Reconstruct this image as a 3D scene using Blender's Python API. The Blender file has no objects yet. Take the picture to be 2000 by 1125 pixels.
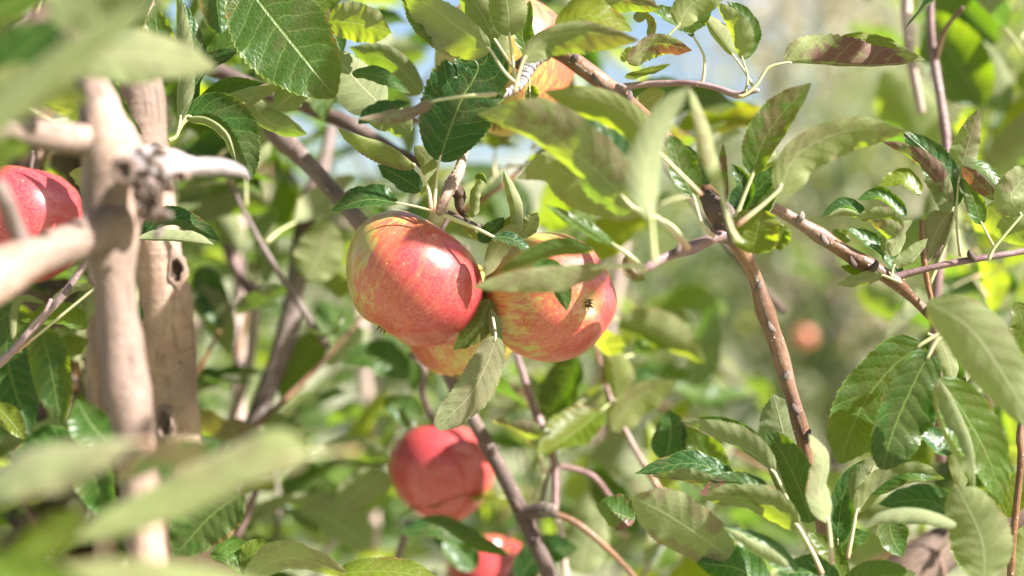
import bpy, math, random
import numpy as np
from mathutils import Vector, noise as mnoise

random.seed(7); np.random.seed(7)
scene = bpy.context.scene
COL = scene.collection

# ---------------------------------------------------------------- camera, sky, sun, exposure
CAM_Z = 1.6
K = 36.0 / 50.0 / 2000.0            # picture px (2000 wide) -> metres per metre of distance
cam_d = bpy.data.cameras.new('camera')
cam_d.lens = 50.0; cam_d.sensor_width = 36.0
cam_d.clip_start = 0.02; cam_d.clip_end = 2000.0
cam_d.dof.use_dof = True
cam_d.dof.focus_distance = 0.772
cam_d.dof.aperture_fstop = 3.1
cam = bpy.data.objects.new('camera', cam_d); COL.objects.link(cam)
cam.location = (0, 0, CAM_Z); cam.rotation_euler = (math.radians(90), 0, 0)
scene.camera = cam

SUN = Vector((0.73, -0.29, 0.64)).normalized()
world = bpy.data.worlds.new('World'); scene.world = world; world.use_nodes = True
wn = world.node_tree; wn.nodes.clear()
sky = wn.nodes.new('ShaderNodeTexSky'); sky.sky_type = 'NISHITA'; sky.sun_disc = False
sky.sun_elevation = math.asin(SUN.z); sky.sun_rotation = math.atan2(SUN.x, SUN.y)
sky.air_density = 1.0; sky.dust_density = 2.0; sky.ozone_density = 1.2
bg = wn.nodes.new('ShaderNodeBackground'); bg.inputs['Strength'].default_value = 0.05
wo = wn.nodes.new('ShaderNodeOutputWorld')
wn.links.new(sky.outputs[0], bg.inputs[0]); wn.links.new(bg.outputs[0], wo.inputs[0])
sun_d = bpy.data.lights.new('sun', 'SUN'); sun_d.energy = 5.0; sun_d.angle = math.radians(0.5)
sun_d.color = (1.0, 0.97, 0.925)
sun = bpy.data.objects.new('sun', sun_d); COL.objects.link(sun)
sun.rotation_euler = SUN.to_track_quat('Z', 'Y').to_euler(); sun.location = (3, 0, 6)
scene.view_settings.view_transform = 'Standard'; scene.view_settings.look = 'None'
scene.view_settings.gamma = 1.0; scene.view_settings.use_curve_mapping = False
scene.view_settings.exposure = 2.12
scene.render.engine = 'CYCLES'
scene.cycles.use_denoising = True
scene.cycles.max_bounces = 5; scene.cycles.diffuse_bounces = 2; scene.cycles.transmission_bounces = 3
scene.cycles.transparent_max_bounces = 4
scene.cycles.sample_clamp_indirect = 8.0
scene.cycles.caustics_reflective = False; scene.cycles.caustics_refractive = False


def P(x, y, D):
    return np.array(((x - 1000.0) * K * D, D, CAM_Z - (y - 562.5) * K * D))


# ---------------------------------------------------------------- node helpers
class NT:
    def __init__(self, name):
        self.m = bpy.data.materials.new(name); self.m.use_nodes = True
        self.t = self.m.node_tree; self.t.nodes.clear()
        self.out = self.t.nodes.new('ShaderNodeOutputMaterial')
    def n(self, typ, **kw):
        nd = self.t.nodes.new(typ)
        for k, v in kw.items():
            setattr(nd, k, v)
        return nd
    def put(self, sock, v):
        if v is None: return
        if isinstance(v, bpy.types.NodeSocket): self.t.links.new(v, sock)
        else:
            if isinstance(v, (tuple, list)) and len(v) == 3 and sock.type == 'RGBA': v = (*v, 1)
            sock.default_value = v
    def math(self, op, a, b=None, c=None, clamp=False):
        nd = self.n('ShaderNodeMath', operation=op, use_clamp=clamp)
        self.put(nd.inputs[0], a); self.put(nd.inputs[1], b)
        if c is not None: self.put(nd.inputs[2], c)
        return nd.outputs[0]
    def vmath(self, op, a, b=None):
        nd = self.n('ShaderNodeVectorMath', operation=op)
        self.put(nd.inputs[0], a); self.put(nd.inputs[1], b)
        return nd.outputs['Value'] if op in ('DOT_PRODUCT', 'LENGTH') else nd.outputs[0]
    def mix(self, f, a, b):
        nd = self.n('ShaderNodeMix', data_type='RGBA'); nd.clamp_factor = True
        self.put(nd.inputs[0], f); self.put(nd.inputs[6], a); self.put(nd.inputs[7], b)
        return nd.outputs[2]
    def noise(self, vec, scale, detail=3.0, rough=0.55, dist=0.0):
        nd = self.n('ShaderNodeTexNoise')
        self.put(nd.inputs['Vector'], vec); nd.inputs['Scale'].default_value = scale
        nd.inputs['Detail'].default_value = detail; nd.inputs['Roughness'].default_value = rough
        nd.inputs['Distortion'].default_value = dist
        return nd.outputs[0]
    def ramp(self, v, a, b, lo=0.0, hi=1.0):
        nd = self.n('ShaderNodeMapRange'); nd.interpolation_type = 'SMOOTHSTEP'
        self.put(nd.inputs['Value'], v)
        nd.inputs['From Min'].default_value = a; nd.inputs['From Max'].default_value = b
        nd.inputs['To Min'].default_value = lo; nd.inputs['To Max'].default_value = hi
        return nd.outputs[0]
    def oattr(self, name, kind='Fac'):
        nd = self.n('ShaderNodeAttribute', attribute_type='OBJECT', attribute_name=name)
        return nd.outputs[kind]
    def bump(self, h, strength, dist, normal=None):
        nd = self.n('ShaderNodeBump'); nd.inputs['Strength'].default_value = strength
        nd.inputs['Distance'].default_value = dist
        self.put(nd.inputs['Height'], h)
        if normal is not None: self.put(nd.inputs['Normal'], normal)
        return nd.outputs[0]
    def bsdf(self, base, rough=0.5, normal=None, spec=0.5, **kw):
        nd = self.n('ShaderNodeBsdfPrincipled')
        self.put(nd.inputs['Base Color'], base); self.put(nd.inputs['Roughness'], rough)
        self.put(nd.inputs['Specular IOR Level'], spec)
        if normal is not None: self.put(nd.inputs['Normal'], normal)
        for k, v in kw.items(): self.put(nd.inputs[k.replace('_', ' ')], v)
        return nd.outputs[0]
    def surf(self, s):
        self.t.links.new(s, self.out.inputs['Surface']); return self.m


def leaf_material(name, top_a, top_b, yellow, under, trans_a, trans_b, detail=True, pale=0.0):
    g = NT(name)
    geo = g.n('ShaderNodeNewGeometry'); oi = g.n('ShaderNodeObjectInfo')
    rnd = g.math('FRACT', g.math('ADD', geo.outputs['Random Per Island'], oi.outputs['Random']))
    rnd2 = g.math('FRACT', g.math('MULTIPLY', rnd, 7.31))
    obj = g.n('ShaderNodeTexCoord').outputs['Object']
    tint = g.math('ADD', g.oattr('tint'), g.math('MULTIPLY', g.oattr('vary'), g.ramp(rnd2, 0.72, 1.0, 0.0, 0.7)), clamp=True)
    big = g.noise(obj, 38.0, 3.0)
    top = g.mix(rnd, top_a, top_b)
    top = g.mix(g.ramp(big, 0.35, 0.7, 0.0, 0.45), top, top_b)
    topc = g.mix(tint, top, yellow)
    und = g.mix(g.math('MULTIPLY', tint, 0.75), under, (yellow[0] * 0.8, yellow[1] * 0.85, yellow[2] * 2.2))
    und = g.mix(g.ramp(big, 0.3, 0.7, 0.0, 0.35), und, (under[0] * 1.25, under[1] * 1.12, under[2] * 1.35))
    blot = g.oattr('blotch')
    nrm = None
    if detail:
        uv = g.n('ShaderNodeUVMap'); uv.uv_map = 'leafuv'
        sep = g.n('ShaderNodeSeparateXYZ'); g.put(sep.inputs[0], uv.outputs[0])
        u, v = sep.outputs[0], sep.outputs[1]
        av = g.math('ABSOLUTE', v)
        wob = g.math('MULTIPLY', g.math('SUBTRACT', g.noise(uv.outputs[0], 3.0, 2.0), 0.5), 0.06)
        # side veins run forward from the midrib, about 8 pairs
        ph = g.math('ADD', g.math('SUBTRACT', u, g.math('MULTIPLY', g.math('POWER', av, 1.35), 0.17)), wob)
        side = g.math('FRACT', g.math('ADD', g.math('MULTIPLY', ph, 8.5), g.math('MULTIPLY', g.math('GREATER_THAN', v, 0.0), 0.42)))
        dist = g.math('ABSOLUTE', g.math('SUBTRACT', side, 0.5))
        svein = g.ramp(dist, 0.0, 0.075, 1.0, 0.0)
        svein_w = g.ramp(dist, 0.0, 0.5, 1.0, 0.0)
        mid = g.ramp(av, 0.012, 0.05, 1.0, 0.0)
        vor = g.n('ShaderNodeTexVoronoi', feature='DISTANCE_TO_EDGE'); g.put(vor.inputs['Vector'], obj)
        vor.inputs['Scale'].default_value = 330.0
        cell = g.ramp(vor.outputs['Distance'], 0.0, 0.16, 1.0, 0.0)
        veinm = g.math('MAXIMUM', g.math('MULTIPLY', svein, 0.55), mid)
        topc = g.mix(g.math('MULTIPLY', veinm, 0.55), topc, (0.24, 0.32, 0.09))
        topc = g.mix(g.math('MULTIPLY', cell, 0.16), topc, (0.12, 0.20, 0.05))
        und = g.mix(g.math('MULTIPLY', svein_w, 0.30), und, (0.15, 0.20, 0.06)); und = g.mix(g.math('MULTIPLY', veinm, 0.75), und, (0.42, 0.42, 0.23))
        und = g.mix(g.math('MULTIPLY', cell, 0.22), und, (0.27, 0.29, 0.14))
        edge = g.ramp(av, 0.93, 1.0, 0.0, 0.5)
        topc = g.mix(edge, topc, (0.26, 0.32, 0.08))
        burn = g.math('MULTIPLY', g.ramp(av, 0.80, 0.97), g.ramp(g.noise(obj, 70.0, 3.0), 0.56, 0.64))
        topc = g.mix(g.math('MULTIPLY', burn, 0.8), topc, (0.20, 0.10, 0.035)); und = g.mix(g.math('MULTIPLY', burn, 0.7), und, (0.27, 0.15, 0.07))
        # rusty purple blotches, strongest on leaves that carry 'blotch'
        b1 = g.noise(obj, 95.0, 5.0, 0.68, 0.5); b2 = g.noise(obj, 30.0, 2.0)
        bl = g.ramp(g.math('ADD', g.math('MULTIPLY', blot, 0.045), g.math('ADD', g.math('MULTIPLY', b2, 0.55), g.math('MULTIPLY', b1, 0.55))), 0.53, 0.63)
        bl = g.math('MULTIPLY', bl, g.math('MINIMUM', g.math('ADD', blot, 0.16), 1.0))
        bl = g.math('MULTIPLY', bl, g.ramp(veinm, 0.0, 1.0, 1.0, 0.35))
        topc = g.mix(bl, topc, (0.17, 0.075, 0.06)); und = g.mix(bl, und, (0.17, 0.095, 0.065))
        sp = g.n('ShaderNodeTexVoronoi'); g.put(sp.inputs['Vector'], obj); sp.inputs['Scale'].default_value = 210.0
        spots = g.math('MULTIPLY', g.ramp(sp.outputs['Distance'], 0.05, 0.12, 1.0, 0.0), g.ramp(b2, 0.52, 0.62))
        topc = g.mix(g.math('MULTIPLY', spots, 0.5), topc, (0.22, 0.17, 0.07)); und = g.mix(g.math('MULTIPLY', spots, 0.6), und, (0.25, 0.13, 0.07))
        h = g.math('ADD', g.math('MULTIPLY', svein_w, -0.9), g.math('MULTIPLY', mid, -1.3))
        h = g.math('ADD', h, g.math('MULTIPLY', cell, -0.28))
        h = g.math('ADD', h, g.math('MULTIPLY', b2, 1.2))
        nrm = g.bump(g.math('MULTIPLY', g.math('MULTIPLY', h, g.math('SUBTRACT', 1.0, g.math('MULTIPLY', geo.outputs['Backfacing'], 0.5))), g.oattr('relief')), 0.5, 0.0007)
    is_back = geo.outputs['Backfacing']
    base = g.mix(is_back, topc, und)
    rough = g.math('ADD', g.math('MULTIPLY', is_back, 0.34), g.math('ADD', 0.31, g.math('MULTIPLY', big, 0.14)))
    s1 = g.bsdf(base, rough, nrm, 0.28, Sheen_Weight=g.math('MULTIPLY', is_back, 0.22), Sheen_Roughness=0.5)
    tr = g.n('ShaderNodeBsdfTranslucent')
    trc = g.mix(tint, g.mix(g.ramp(rnd2, 0.30, 0.85), (trans_a[0] * 0.6, trans_a[1] * 0.75, trans_a[2]), trans_b), (0.38, 0.44, 0.012))
    if detail:
        trc = g.mix(g.math('MULTIPLY', veinm, 0.5), trc, (0.30, 0.36, 0.08))
        trc = g.mix(bl, trc, (0.20, 0.07, 0.02))
        g.put(tr.inputs['Normal'], nrm)
    g.put(tr.inputs['Color'], trc)
    ms = g.n('ShaderNodeMixShader'); g.put(ms.inputs[0], g.math('ADD', g.math('MULTIPLY', tint, 0.18), 0.38))
    g.put(ms.inputs[1], s1); g.put(ms.inputs[2], tr.outputs[0])
    return g.surf(ms.outputs[0])


M_LEAF = leaf_material('apple_leaf_surface', (0.007, 0.034, 0.016), (0.026, 0.066, 0.010), (0.20, 0.21, 0.012), (0.215, 0.232, 0.118),
                       (0.14, 0.31, 0.003), (0.42, 0.56, 0.006))
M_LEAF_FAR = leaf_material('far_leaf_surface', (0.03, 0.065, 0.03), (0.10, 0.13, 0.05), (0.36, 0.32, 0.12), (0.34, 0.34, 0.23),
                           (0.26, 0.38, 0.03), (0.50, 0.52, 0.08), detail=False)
M_LEAF_DRY = leaf_material('autumn_leaf_surface', (0.30, 0.25, 0.13), (0.45, 0.37, 0.22), (0.55, 0.42, 0.22), (0.55, 0.50, 0.36),
                           (0.46, 0.38, 0.18), (0.52, 0.44, 0.24), detail=False)


def bark_material(name, a, b, c, rough=0.75, gloss=0.35, rings=0.5, scale=1.0):
    g = NT(name)
    obj = g.n('ShaderNodeTexCoord').outputs['Object']
    uv = g.n('ShaderNodeUVMap'); uv.uv_map = 'barkuv'
    n1 = g.noise(obj, 24.0 * scale, 5.0, 0.6); n2 = g.noise(obj, 130.0 * scale, 5.0, 0.65, 0.4); n3 = g.noise(obj, 9.0 * scale, 2.0)
    mp = g.n('ShaderNodeMapping'); g.put(mp.inputs[0], uv.outputs[0]); mp.inputs['Scale'].default_value = (3.0, 260.0, 1.0)
    rg = g.noise(mp.outputs[0], 1.0, 3.0, 0.6)
    col = g.mix(g.ramp(n1, 0.35, 0.68), a, b)
    col = g.mix(g.ramp(n3, 0.42, 0.62, 0.0, 0.8), col, c)
    mp2 = g.n('ShaderNodeMapping'); g.put(mp2.inputs[0], uv.outputs[0]); mp2.inputs['Scale'].default_value = (26.0, 38.0, 1.0)
    crk = g.ramp(g.noise(mp2.outputs[0], 1.0, 6.0, 0.7, 0.6), 0.56, 0.68)
    col = g.mix(g.math('MULTIPLY', crk, 0.3), col, (a[0] * 0.3, a[1] * 0.28, a[2] * 0.26))
    lich = g.math('MULTIPLY', g.ramp(g.noise(obj, 60.0, 5.0, 0.7), 0.60, 0.66), rings * 0.5)
    col = g.mix(lich, col, (0.34, 0.34, 0.27))
    col = g.mix(g.ramp(n2, 0.52, 0.72, 0.0, 0.35), col, (a[0] * 0.4, a[1] * 0.4, a[2] * 0.4))
    col = g.mix(g.ramp(rg, 0.60, 0.72, 0.0, rings), col, (a[0] * 0.35, a[1] * 0.32, a[2] * 0.3))
    vor = g.n('ShaderNodeTexVoronoi'); g.put(vor.inputs['Vector'], obj); vor.inputs['Scale'].default_value = 260.0
    len_ = g.math('MULTIPLY', g.ramp(vor.outputs['Distance'], 0.10, 0.2, 1.0, 0.0), g.ramp(g.noise(obj, 90.0, 2.0), 0.5, 0.6))
    col = g.mix(g.math('MULTIPLY', len_, 0.75), col, (0.55, 0.46, 0.36))
    h = g.math('ADD', g.math('SUBTRACT', g.math('ADD', g.math('MULTIPLY', n2, 0.7), g.math('MULTIPLY', n1, 1.5)), g.math('MULTIPLY', crk, 0.8)), g.math('ADD', g.math('MULTIPLY', rg, rings), g.math('MULTIPLY', len_, 0.5)))
    return g.surf(g.bsdf(col, rough, g.bump(h, 0.7, 0.0018), gloss))


M_TAN = bark_material('tan_bark', (0.25, 0.155, 0.115), (0.37, 0.255, 0.195), (0.15, 0.105, 0.085))
M_GREYB = bark_material('grey_brown_bark', (0.075, 0.048, 0.040), (0.13, 0.088, 0.075), (0.19, 0.145, 0.13))
M_RED = bark_material('red_brown_twig_bark', (0.10, 0.040, 0.016), (0.23, 0.105, 0.042), (0.20, 0.12, 0.085), 0.4, 0.5, 0.3)
M_PURP = bark_material('purple_twig_bark', (0.13, 0.065, 0.065), (0.22, 0.125, 0.12), (0.32, 0.22, 0.21), 0.5, 0.45, 0.25)
M_PALE = bark_material('pale_shoot_bark', (0.36, 0.26, 0.22), (0.48, 0.37, 0.33), (0.28, 0.2, 0.17), 0.6, 0.4, 0.3)
M_DARKB = bark_material('dark_old_bark', (0.05, 0.03, 0.022), (0.09, 0.058, 0.04), (0.13, 0.09, 0.07), 0.85, 0.2, 0.5)
M_WOOD = bark_material('weathered_broken_wood', (0.20, 0.165, 0.165), (0.34, 0.295, 0.30), (0.09, 0.06, 0.055), 0.7, 0.3, 0.4)


def stalk_material():
    g = NT('leaf_stalk_skin')
    uv = g.n('ShaderNodeUVMap'); uv.uv_map = 'barkuv'
    sep = g.n('ShaderNodeSeparateXYZ'); g.put(sep.inputs[0], uv.outputs[0])
    oi = g.n('ShaderNodeObjectInfo')
    c = g.mix(oi.outputs['Random'], (0.36, 0.38, 0.16), (0.46, 0.42, 0.24))
    red = g.ramp(g.math('ADD', sep.outputs[2], g.math('MULTIPLY', oi.outputs['Random'], 0.0)), 0.0, 0.5, 0.0, 1.0)
    pos = g.n('ShaderNodeAttribute', attribute_type='GEOMETRY', attribute_name='along').outputs['Fac']
    c = g.mix(g.math('MULTIPLY', g.ramp(pos, 0.6, 1.0), g.ramp(oi.outputs['Random'], 0.3, 0.9, 0.0, 0.6)), c, (0.42, 0.12, 0.09))
    return g.surf(g.bsdf(c, 0.5, None, 0.4))


M_STALK = stalk_material()


def apple_material():
    g = NT('apple_skin')
    obj = g.n('ShaderNodeTexCoord').outputs['Object']
    d = g.vmath('NORMALIZE', obj)
    sep = g.n('ShaderNodeSeparateXYZ'); g.put(sep.inputs[0], d)
    oi = g.n('ShaderNodeObjectInfo')
    cmb = g.n('ShaderNodeCombineXYZ')
    seed = g.math('MULTIPLY', oi.outputs['Random'], 20.0)
    g.put(cmb.inputs[0], sep.outputs[0]); g.put(cmb.inputs[1], sep.outputs[1]); g.put(cmb.inputs[2], g.math('ADD', g.math('MULTIPLY', sep.outputs[2], 0.10), seed))
    streak = g.noise(cmb.outputs[0], 13.0, 5.0, 0.65, 0.15)
    fine = g.noise(cmb.outputs[0], 42.0, 3.0, 0.6)
    blotch = g.noise(obj, 42.0, 4.0, 0.6); grain = g.noise(obj, 700.0, 3.0, 0.7)
    bd = g.oattr('blush', 'Vector'); amt = g.oattr('redness')
    dirf = g.vmath('DOT_PRODUCT', d, g.vmath('NORMALIZE', bd))
    f = g.math('ADD', g.math('MULTIPLY', dirf, 0.52), amt)
    f = g.math('ADD', f, g.math('MULTIPLY', g.math('SUBTRACT', streak, 0.5), 1.15))
    f = g.math('ADD', f, g.math('MULTIPLY', g.math('SUBTRACT', blotch, 0.5), 0.9))
    f = g.math('ADD', f, g.math('MULTIPLY', g.math('SUBTRACT', fine, 0.5), 0.55))
    ring = g.ramp(g.math('ABSOLUTE', sep.outputs[2]), 0.80, 0.97)    # green-yellow near stem and calyx
    f = g.math('SUBTRACT', f, g.math('MULTIPLY', ring, 0.28))
    ground = g.mix(g.ramp(blotch, 0.3, 0.7), (0.34, 0.32, 0.06), (0.46, 0.30, 0.075))
    c1 = g.mix(g.ramp(f, 0.05, 0.42), ground, (0.40, 0.075, 0.040))
    c2 = g.mix(g.ramp(f, 0.38, 0.85), c1, (0.33, 0.016, 0.032))
    c2 = g.mix(g.math('MULTIPLY', g.ramp(grain, 0.3, 0.75), 0.18), c2, (0.62, 0.36, 0.24))
    vor = g.n('ShaderNodeTexVoronoi'); g.put(vor.inputs['Vector'], obj); vor.inputs['Scale'].default_value = 185.0
    dots = g.math('MULTIPLY', g.ramp(vor.outputs['Distance'], 0.05, 0.11, 1.0, 0.0), g.ramp(vor.outputs['Color'], 0.1, 0.6))
    c2 = g.mix(g.math('MULTIPLY', dots, 0.65), c2, (0.74, 0.55, 0.36))
    # russet specks
    rs = g.math('MULTIPLY', g.ramp(g.noise(obj, 520.0, 2.0), 0.62, 0.68), g.ramp(g.noise(obj, 60.0, 1.0), 0.63, 0.70))
    c2 = g.mix(rs, c2, (0.10, 0.06, 0.02))
    hollow = g.ramp(g.vmath('LENGTH', g.vmath('MULTIPLY', obj, (1.0, 1.0, 0.0))), 0.002, 0.011, 1.0, 0.0)
    c2 = g.mix(g.math('MULTIPLY', hollow, 0.75), c2, (0.33, 0.25, 0.09))
    nr = g.bump(g.math('ADD', g.math('MULTIPLY', grain, 0.3), g.math('MULTIPLY', g.noise(obj, 120.0, 2.0), 1.0)), 0.22, 0.0006)
    b = g.bsdf(c2, g.math('ADD', 0.24, g.math('MULTIPLY', blotch, 0.16)), nr, 0.5, Coat_Weight=0.22, Coat_Roughness=0.15)
    nd = b.node
    nd.inputs['Subsurface Weight'].default_value = 0.12
    nd.inputs['Subsurface Radius'].default_value = (0.006, 0.002, 0.001); nd.inputs['Subsurface Scale'].default_value = 0.6
    return g.surf(b)


M_APPLE = apple_material()


def flat_mat(name, a, b, sc, rough=0.8, bump=0.5, bd=0.01):
    g = NT(name); obj = g.n('ShaderNodeTexCoord').outputs['Object']
    n1 = g.noise(obj, sc, 6.0, 0.65); n2 = g.noise(obj, sc * 0.13, 3.0)
    c = g.mix(g.ramp(g.math('ADD', g.math('MULTIPLY', n1, 0.6), g.math('MULTIPLY', n2, 0.4)), 0.38, 0.62), a, b)
    return g.surf(g.bsdf(c, rough, g.bump(n1, bump, bd), 0.2))


M_GROUND = flat_mat('meadow_soil', (0.17, 0.18, 0.09), (0.34, 0.325, 0.22), 9.0)
M_GRASS = flat_mat('grass_blade', (0.15, 0.20, 0.07), (0.44, 0.43, 0.27), 3.0, 0.6)
M_CALYX = flat_mat('dry_calyx', (0.10, 0.07, 0.035), (0.32, 0.26, 0.15), 300.0, 0.9, 0.6, 0.0005)
M_HILL = flat_mat('hill_scrub', (0.20, 0.20, 0.13), (0.36, 0.34, 0.26), 0.2)

# ---------------------------------------------------------------- mesh helpers


def link(name, me, parent=None, mats=()):
    for m in mats: me.materials.append(m)
    o = bpy.data.objects.new(name, me); COL.objects.link(o)
    if parent is not None: o.parent = parent
    return o


def tag(o, label=None, cat=None, group=None, kind=None):
    if label: o['label'] = label
    if cat: o['category'] = cat
    if group: o['group'] = group
    if kind: o['kind'] = kind
    return o


def mesh_from(V, F, name='m', smooth=True, uv=None, uvname='leafuv', attr=None):
    me = bpy.data.meshes.new(name)
    V = np.asarray(V, dtype=np.float32); F = np.asarray(F, dtype=np.int32)
    me.vertices.add(len(V)); me.vertices.foreach_set('co', V.ravel())
    k = F.shape[1]
    me.loops.add(F.size); me.loops.foreach_set('vertex_index', F.ravel())
    me.polygons.add(len(F)); me.polygons.foreach_set('loop_start', np.arange(0, F.size, k, dtype=np.int32))
    me.update(calc_edges=True)
    if smooth: me.polygons.foreach_set('use_smooth', np.ones(len(F), dtype=bool))
    if uv is not None:
        ul = me.uv_layers.new(name=uvname)
        ul.data.foreach_set('uv', np.asarray(uv, dtype=np.float32)[F.ravel()].ravel())
    if attr is not None:
        a = me.attributes.new('along', 'FLOAT', 'POINT'); a.data.foreach_set('value', np.asarray(attr, dtype=np.float32))
    me.validate()
    return me


def spline(pts, n):
    """Catmull-Rom through pts (rows may hold extra columns), n+1 samples, even in parameter by chord length."""
    p = np.asarray(pts, dtype=float)
    if len(p) == 2:
        t = np.linspace(0, 1, n + 1)[:, None]; return p[0] * (1 - t) + p[1] * t
    d = np.linalg.norm(np.diff(p[:, :3], axis=0), axis=1); s = np.concatenate([[0], np.cumsum(d)])
    p = np.vstack([2 * p[0] - p[1], p, 2 * p[-1] - p[-2]])
    out = []
    for q in np.linspace(0, s[-1], n + 1):
        i = min(max(int(np.searchsorted(s, q, side='right')) - 1, 0), len(s) - 2)
        t = (q - s[i]) / max(s[i + 1] - s[i], 1e-9)
        a, b, c, e = p[i], p[i + 1], p[i + 2], p[i + 3]
        out.append(0.5 * ((2 * b) + (-a + c) * t + (2 * a - 5 * b + 4 * c - e) * t * t + (-a + 3 * b - 3 * c + e) * t ** 3))
    return np.array(out)


def unit(v):
    return v / np.maximum(np.linalg.norm(v, axis=-1, keepdims=True), 1e-12)


def tube(pts, radii, sides=10, seg=None, rough=0.0, nodes=0, seed=0, cap=0.55, rings=0):
    """pts: 3D points, radii: per point. Returns V, F, uv, along (closed, rounded ends)."""
    rng = random.Random(seed)
    data = np.column_stack([np.asarray(pts, float), np.asarray(radii, float)])
    L = np.sum(np.linalg.norm(np.diff(data[:, :3], axis=0), axis=1))
    if seg is None: seg = int(max(6, min(70, L / (np.mean(radii) * 0.9))))
    C = spline(data, seg); R = np.maximum(C[:, 3], 1e-5); C = C[:, :3]
    T = unit(np.gradient(C, axis=0))
    nodepos = [rng.uniform(0.05, 0.95) for _ in range(nodes)]
    N = np.cross(T[0], (0.31, 0.2, 0.9)); N = unit(N)
    s = np.linspace(0, 1, seg + 1)
    V, uv, al = [], [], []
    ang = np.linspace(0, 2 * math.pi, sides, endpoint=False)
    arc = np.concatenate([[0], np.cumsum(np.linalg.norm(np.diff(C, axis=0), axis=1))])
    for i in range(seg + 1):
        N = unit(N - T[i] * np.dot(N, T[i])); B = np.cross(T[i], N)
        r = R[i]
        if rings: r *= 1 + 0.10 * math.sin(arc[i] * rings + 1.5 * math.sin(arc[i] * 900)) 
        for q in nodepos: r *= 1 + 0.14 * math.exp(-((s[i] - q) * L / (2.0 * np.mean(R))) ** 2)
        for k, a in enumerate(ang):
            rr = r
            if rough:
                p = C[i] * 55 + np.array((math.cos(a), math.sin(a), seed * 3.1)) * 0.6
                rr *= 1 + rough * mnoise.noise(Vector(p)) + rough * 0.5 * mnoise.noise(Vector(p * 3.1))
            V.append(C[i] + rr * (math.cos(a) * N + math.sin(a) * B)); uv.append((k / sides, arc[i])); al.append(s[i])
    F = []
    for i in range(seg):
        for k in range(sides):
            k2 = (k + 1) % sides
            F.append((i * sides + k, i * sides + k2, (i + 1) * sides + k2, (i + 1) * sides + k))
    for end in (0, seg):
        b = len(V); sg = -1 if end == 0 else 1
        V.append(C[end] + sg * T[end] * R[end] * cap); uv.append((0.5, arc[end])); al.append(s[end])
        for k in range(sides):
            k2 = (k + 1) % sides
            F.append((end * sides + k2, end * sides + k, b, b) if end == 0 else (end * sides + k, end * sides + k2, b, b))
    return V, F, uv, al


def quads_to_mesh(V, F, uv, al, name, uvname='barkuv'):
    """F may hold degenerate quads (tri)."""
    me = bpy.data.meshes.new(name)
    me.from_pydata([tuple(v) for v in V], [], [tuple(dict.fromkeys(f)) for f in F])
    me.polygons.foreach_set('use_smooth', [True] * len(me.polygons))
    ul = me.uv_layers.new(name=uvname)
    idx = np.zeros(len(me.loops), dtype=np.int32); me.loops.foreach_get('vertex_index', idx)
    ul.data.foreach_set('uv', np.asarray(uv, dtype=np.float32)[idx].ravel())
    a = me.attributes.new('along', 'FLOAT', 'POINT'); a.data.foreach_set('value', np.asarray(al, dtype=np.float32))
    me.update(); return me


def tube_obj(name, pts, radii, mat, parent, **kw):
    V, F, uv, al = tube(pts, radii, **kw)
    return link(name, quads_to_mesh(V, F, uv, al, name), parent, [mat])


SEG_ID = [0]


def pxtube(name, pts, mat, parent, sides=12, rough=0.10, nodes=0, **kw):
    """pts rows: x, y, distance, diameter in px at that distance."""
    SEG_ID[0] += 1
    P3 = [P(x, y, D) for x, y, D, w in pts]; R = [w * K * D / 2 for x, y, D, w in pts]
    return tube_obj(name, P3, R, mat, parent, sides=sides, rough=rough, nodes=nodes, seed=SEG_ID[0], **kw)


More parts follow.
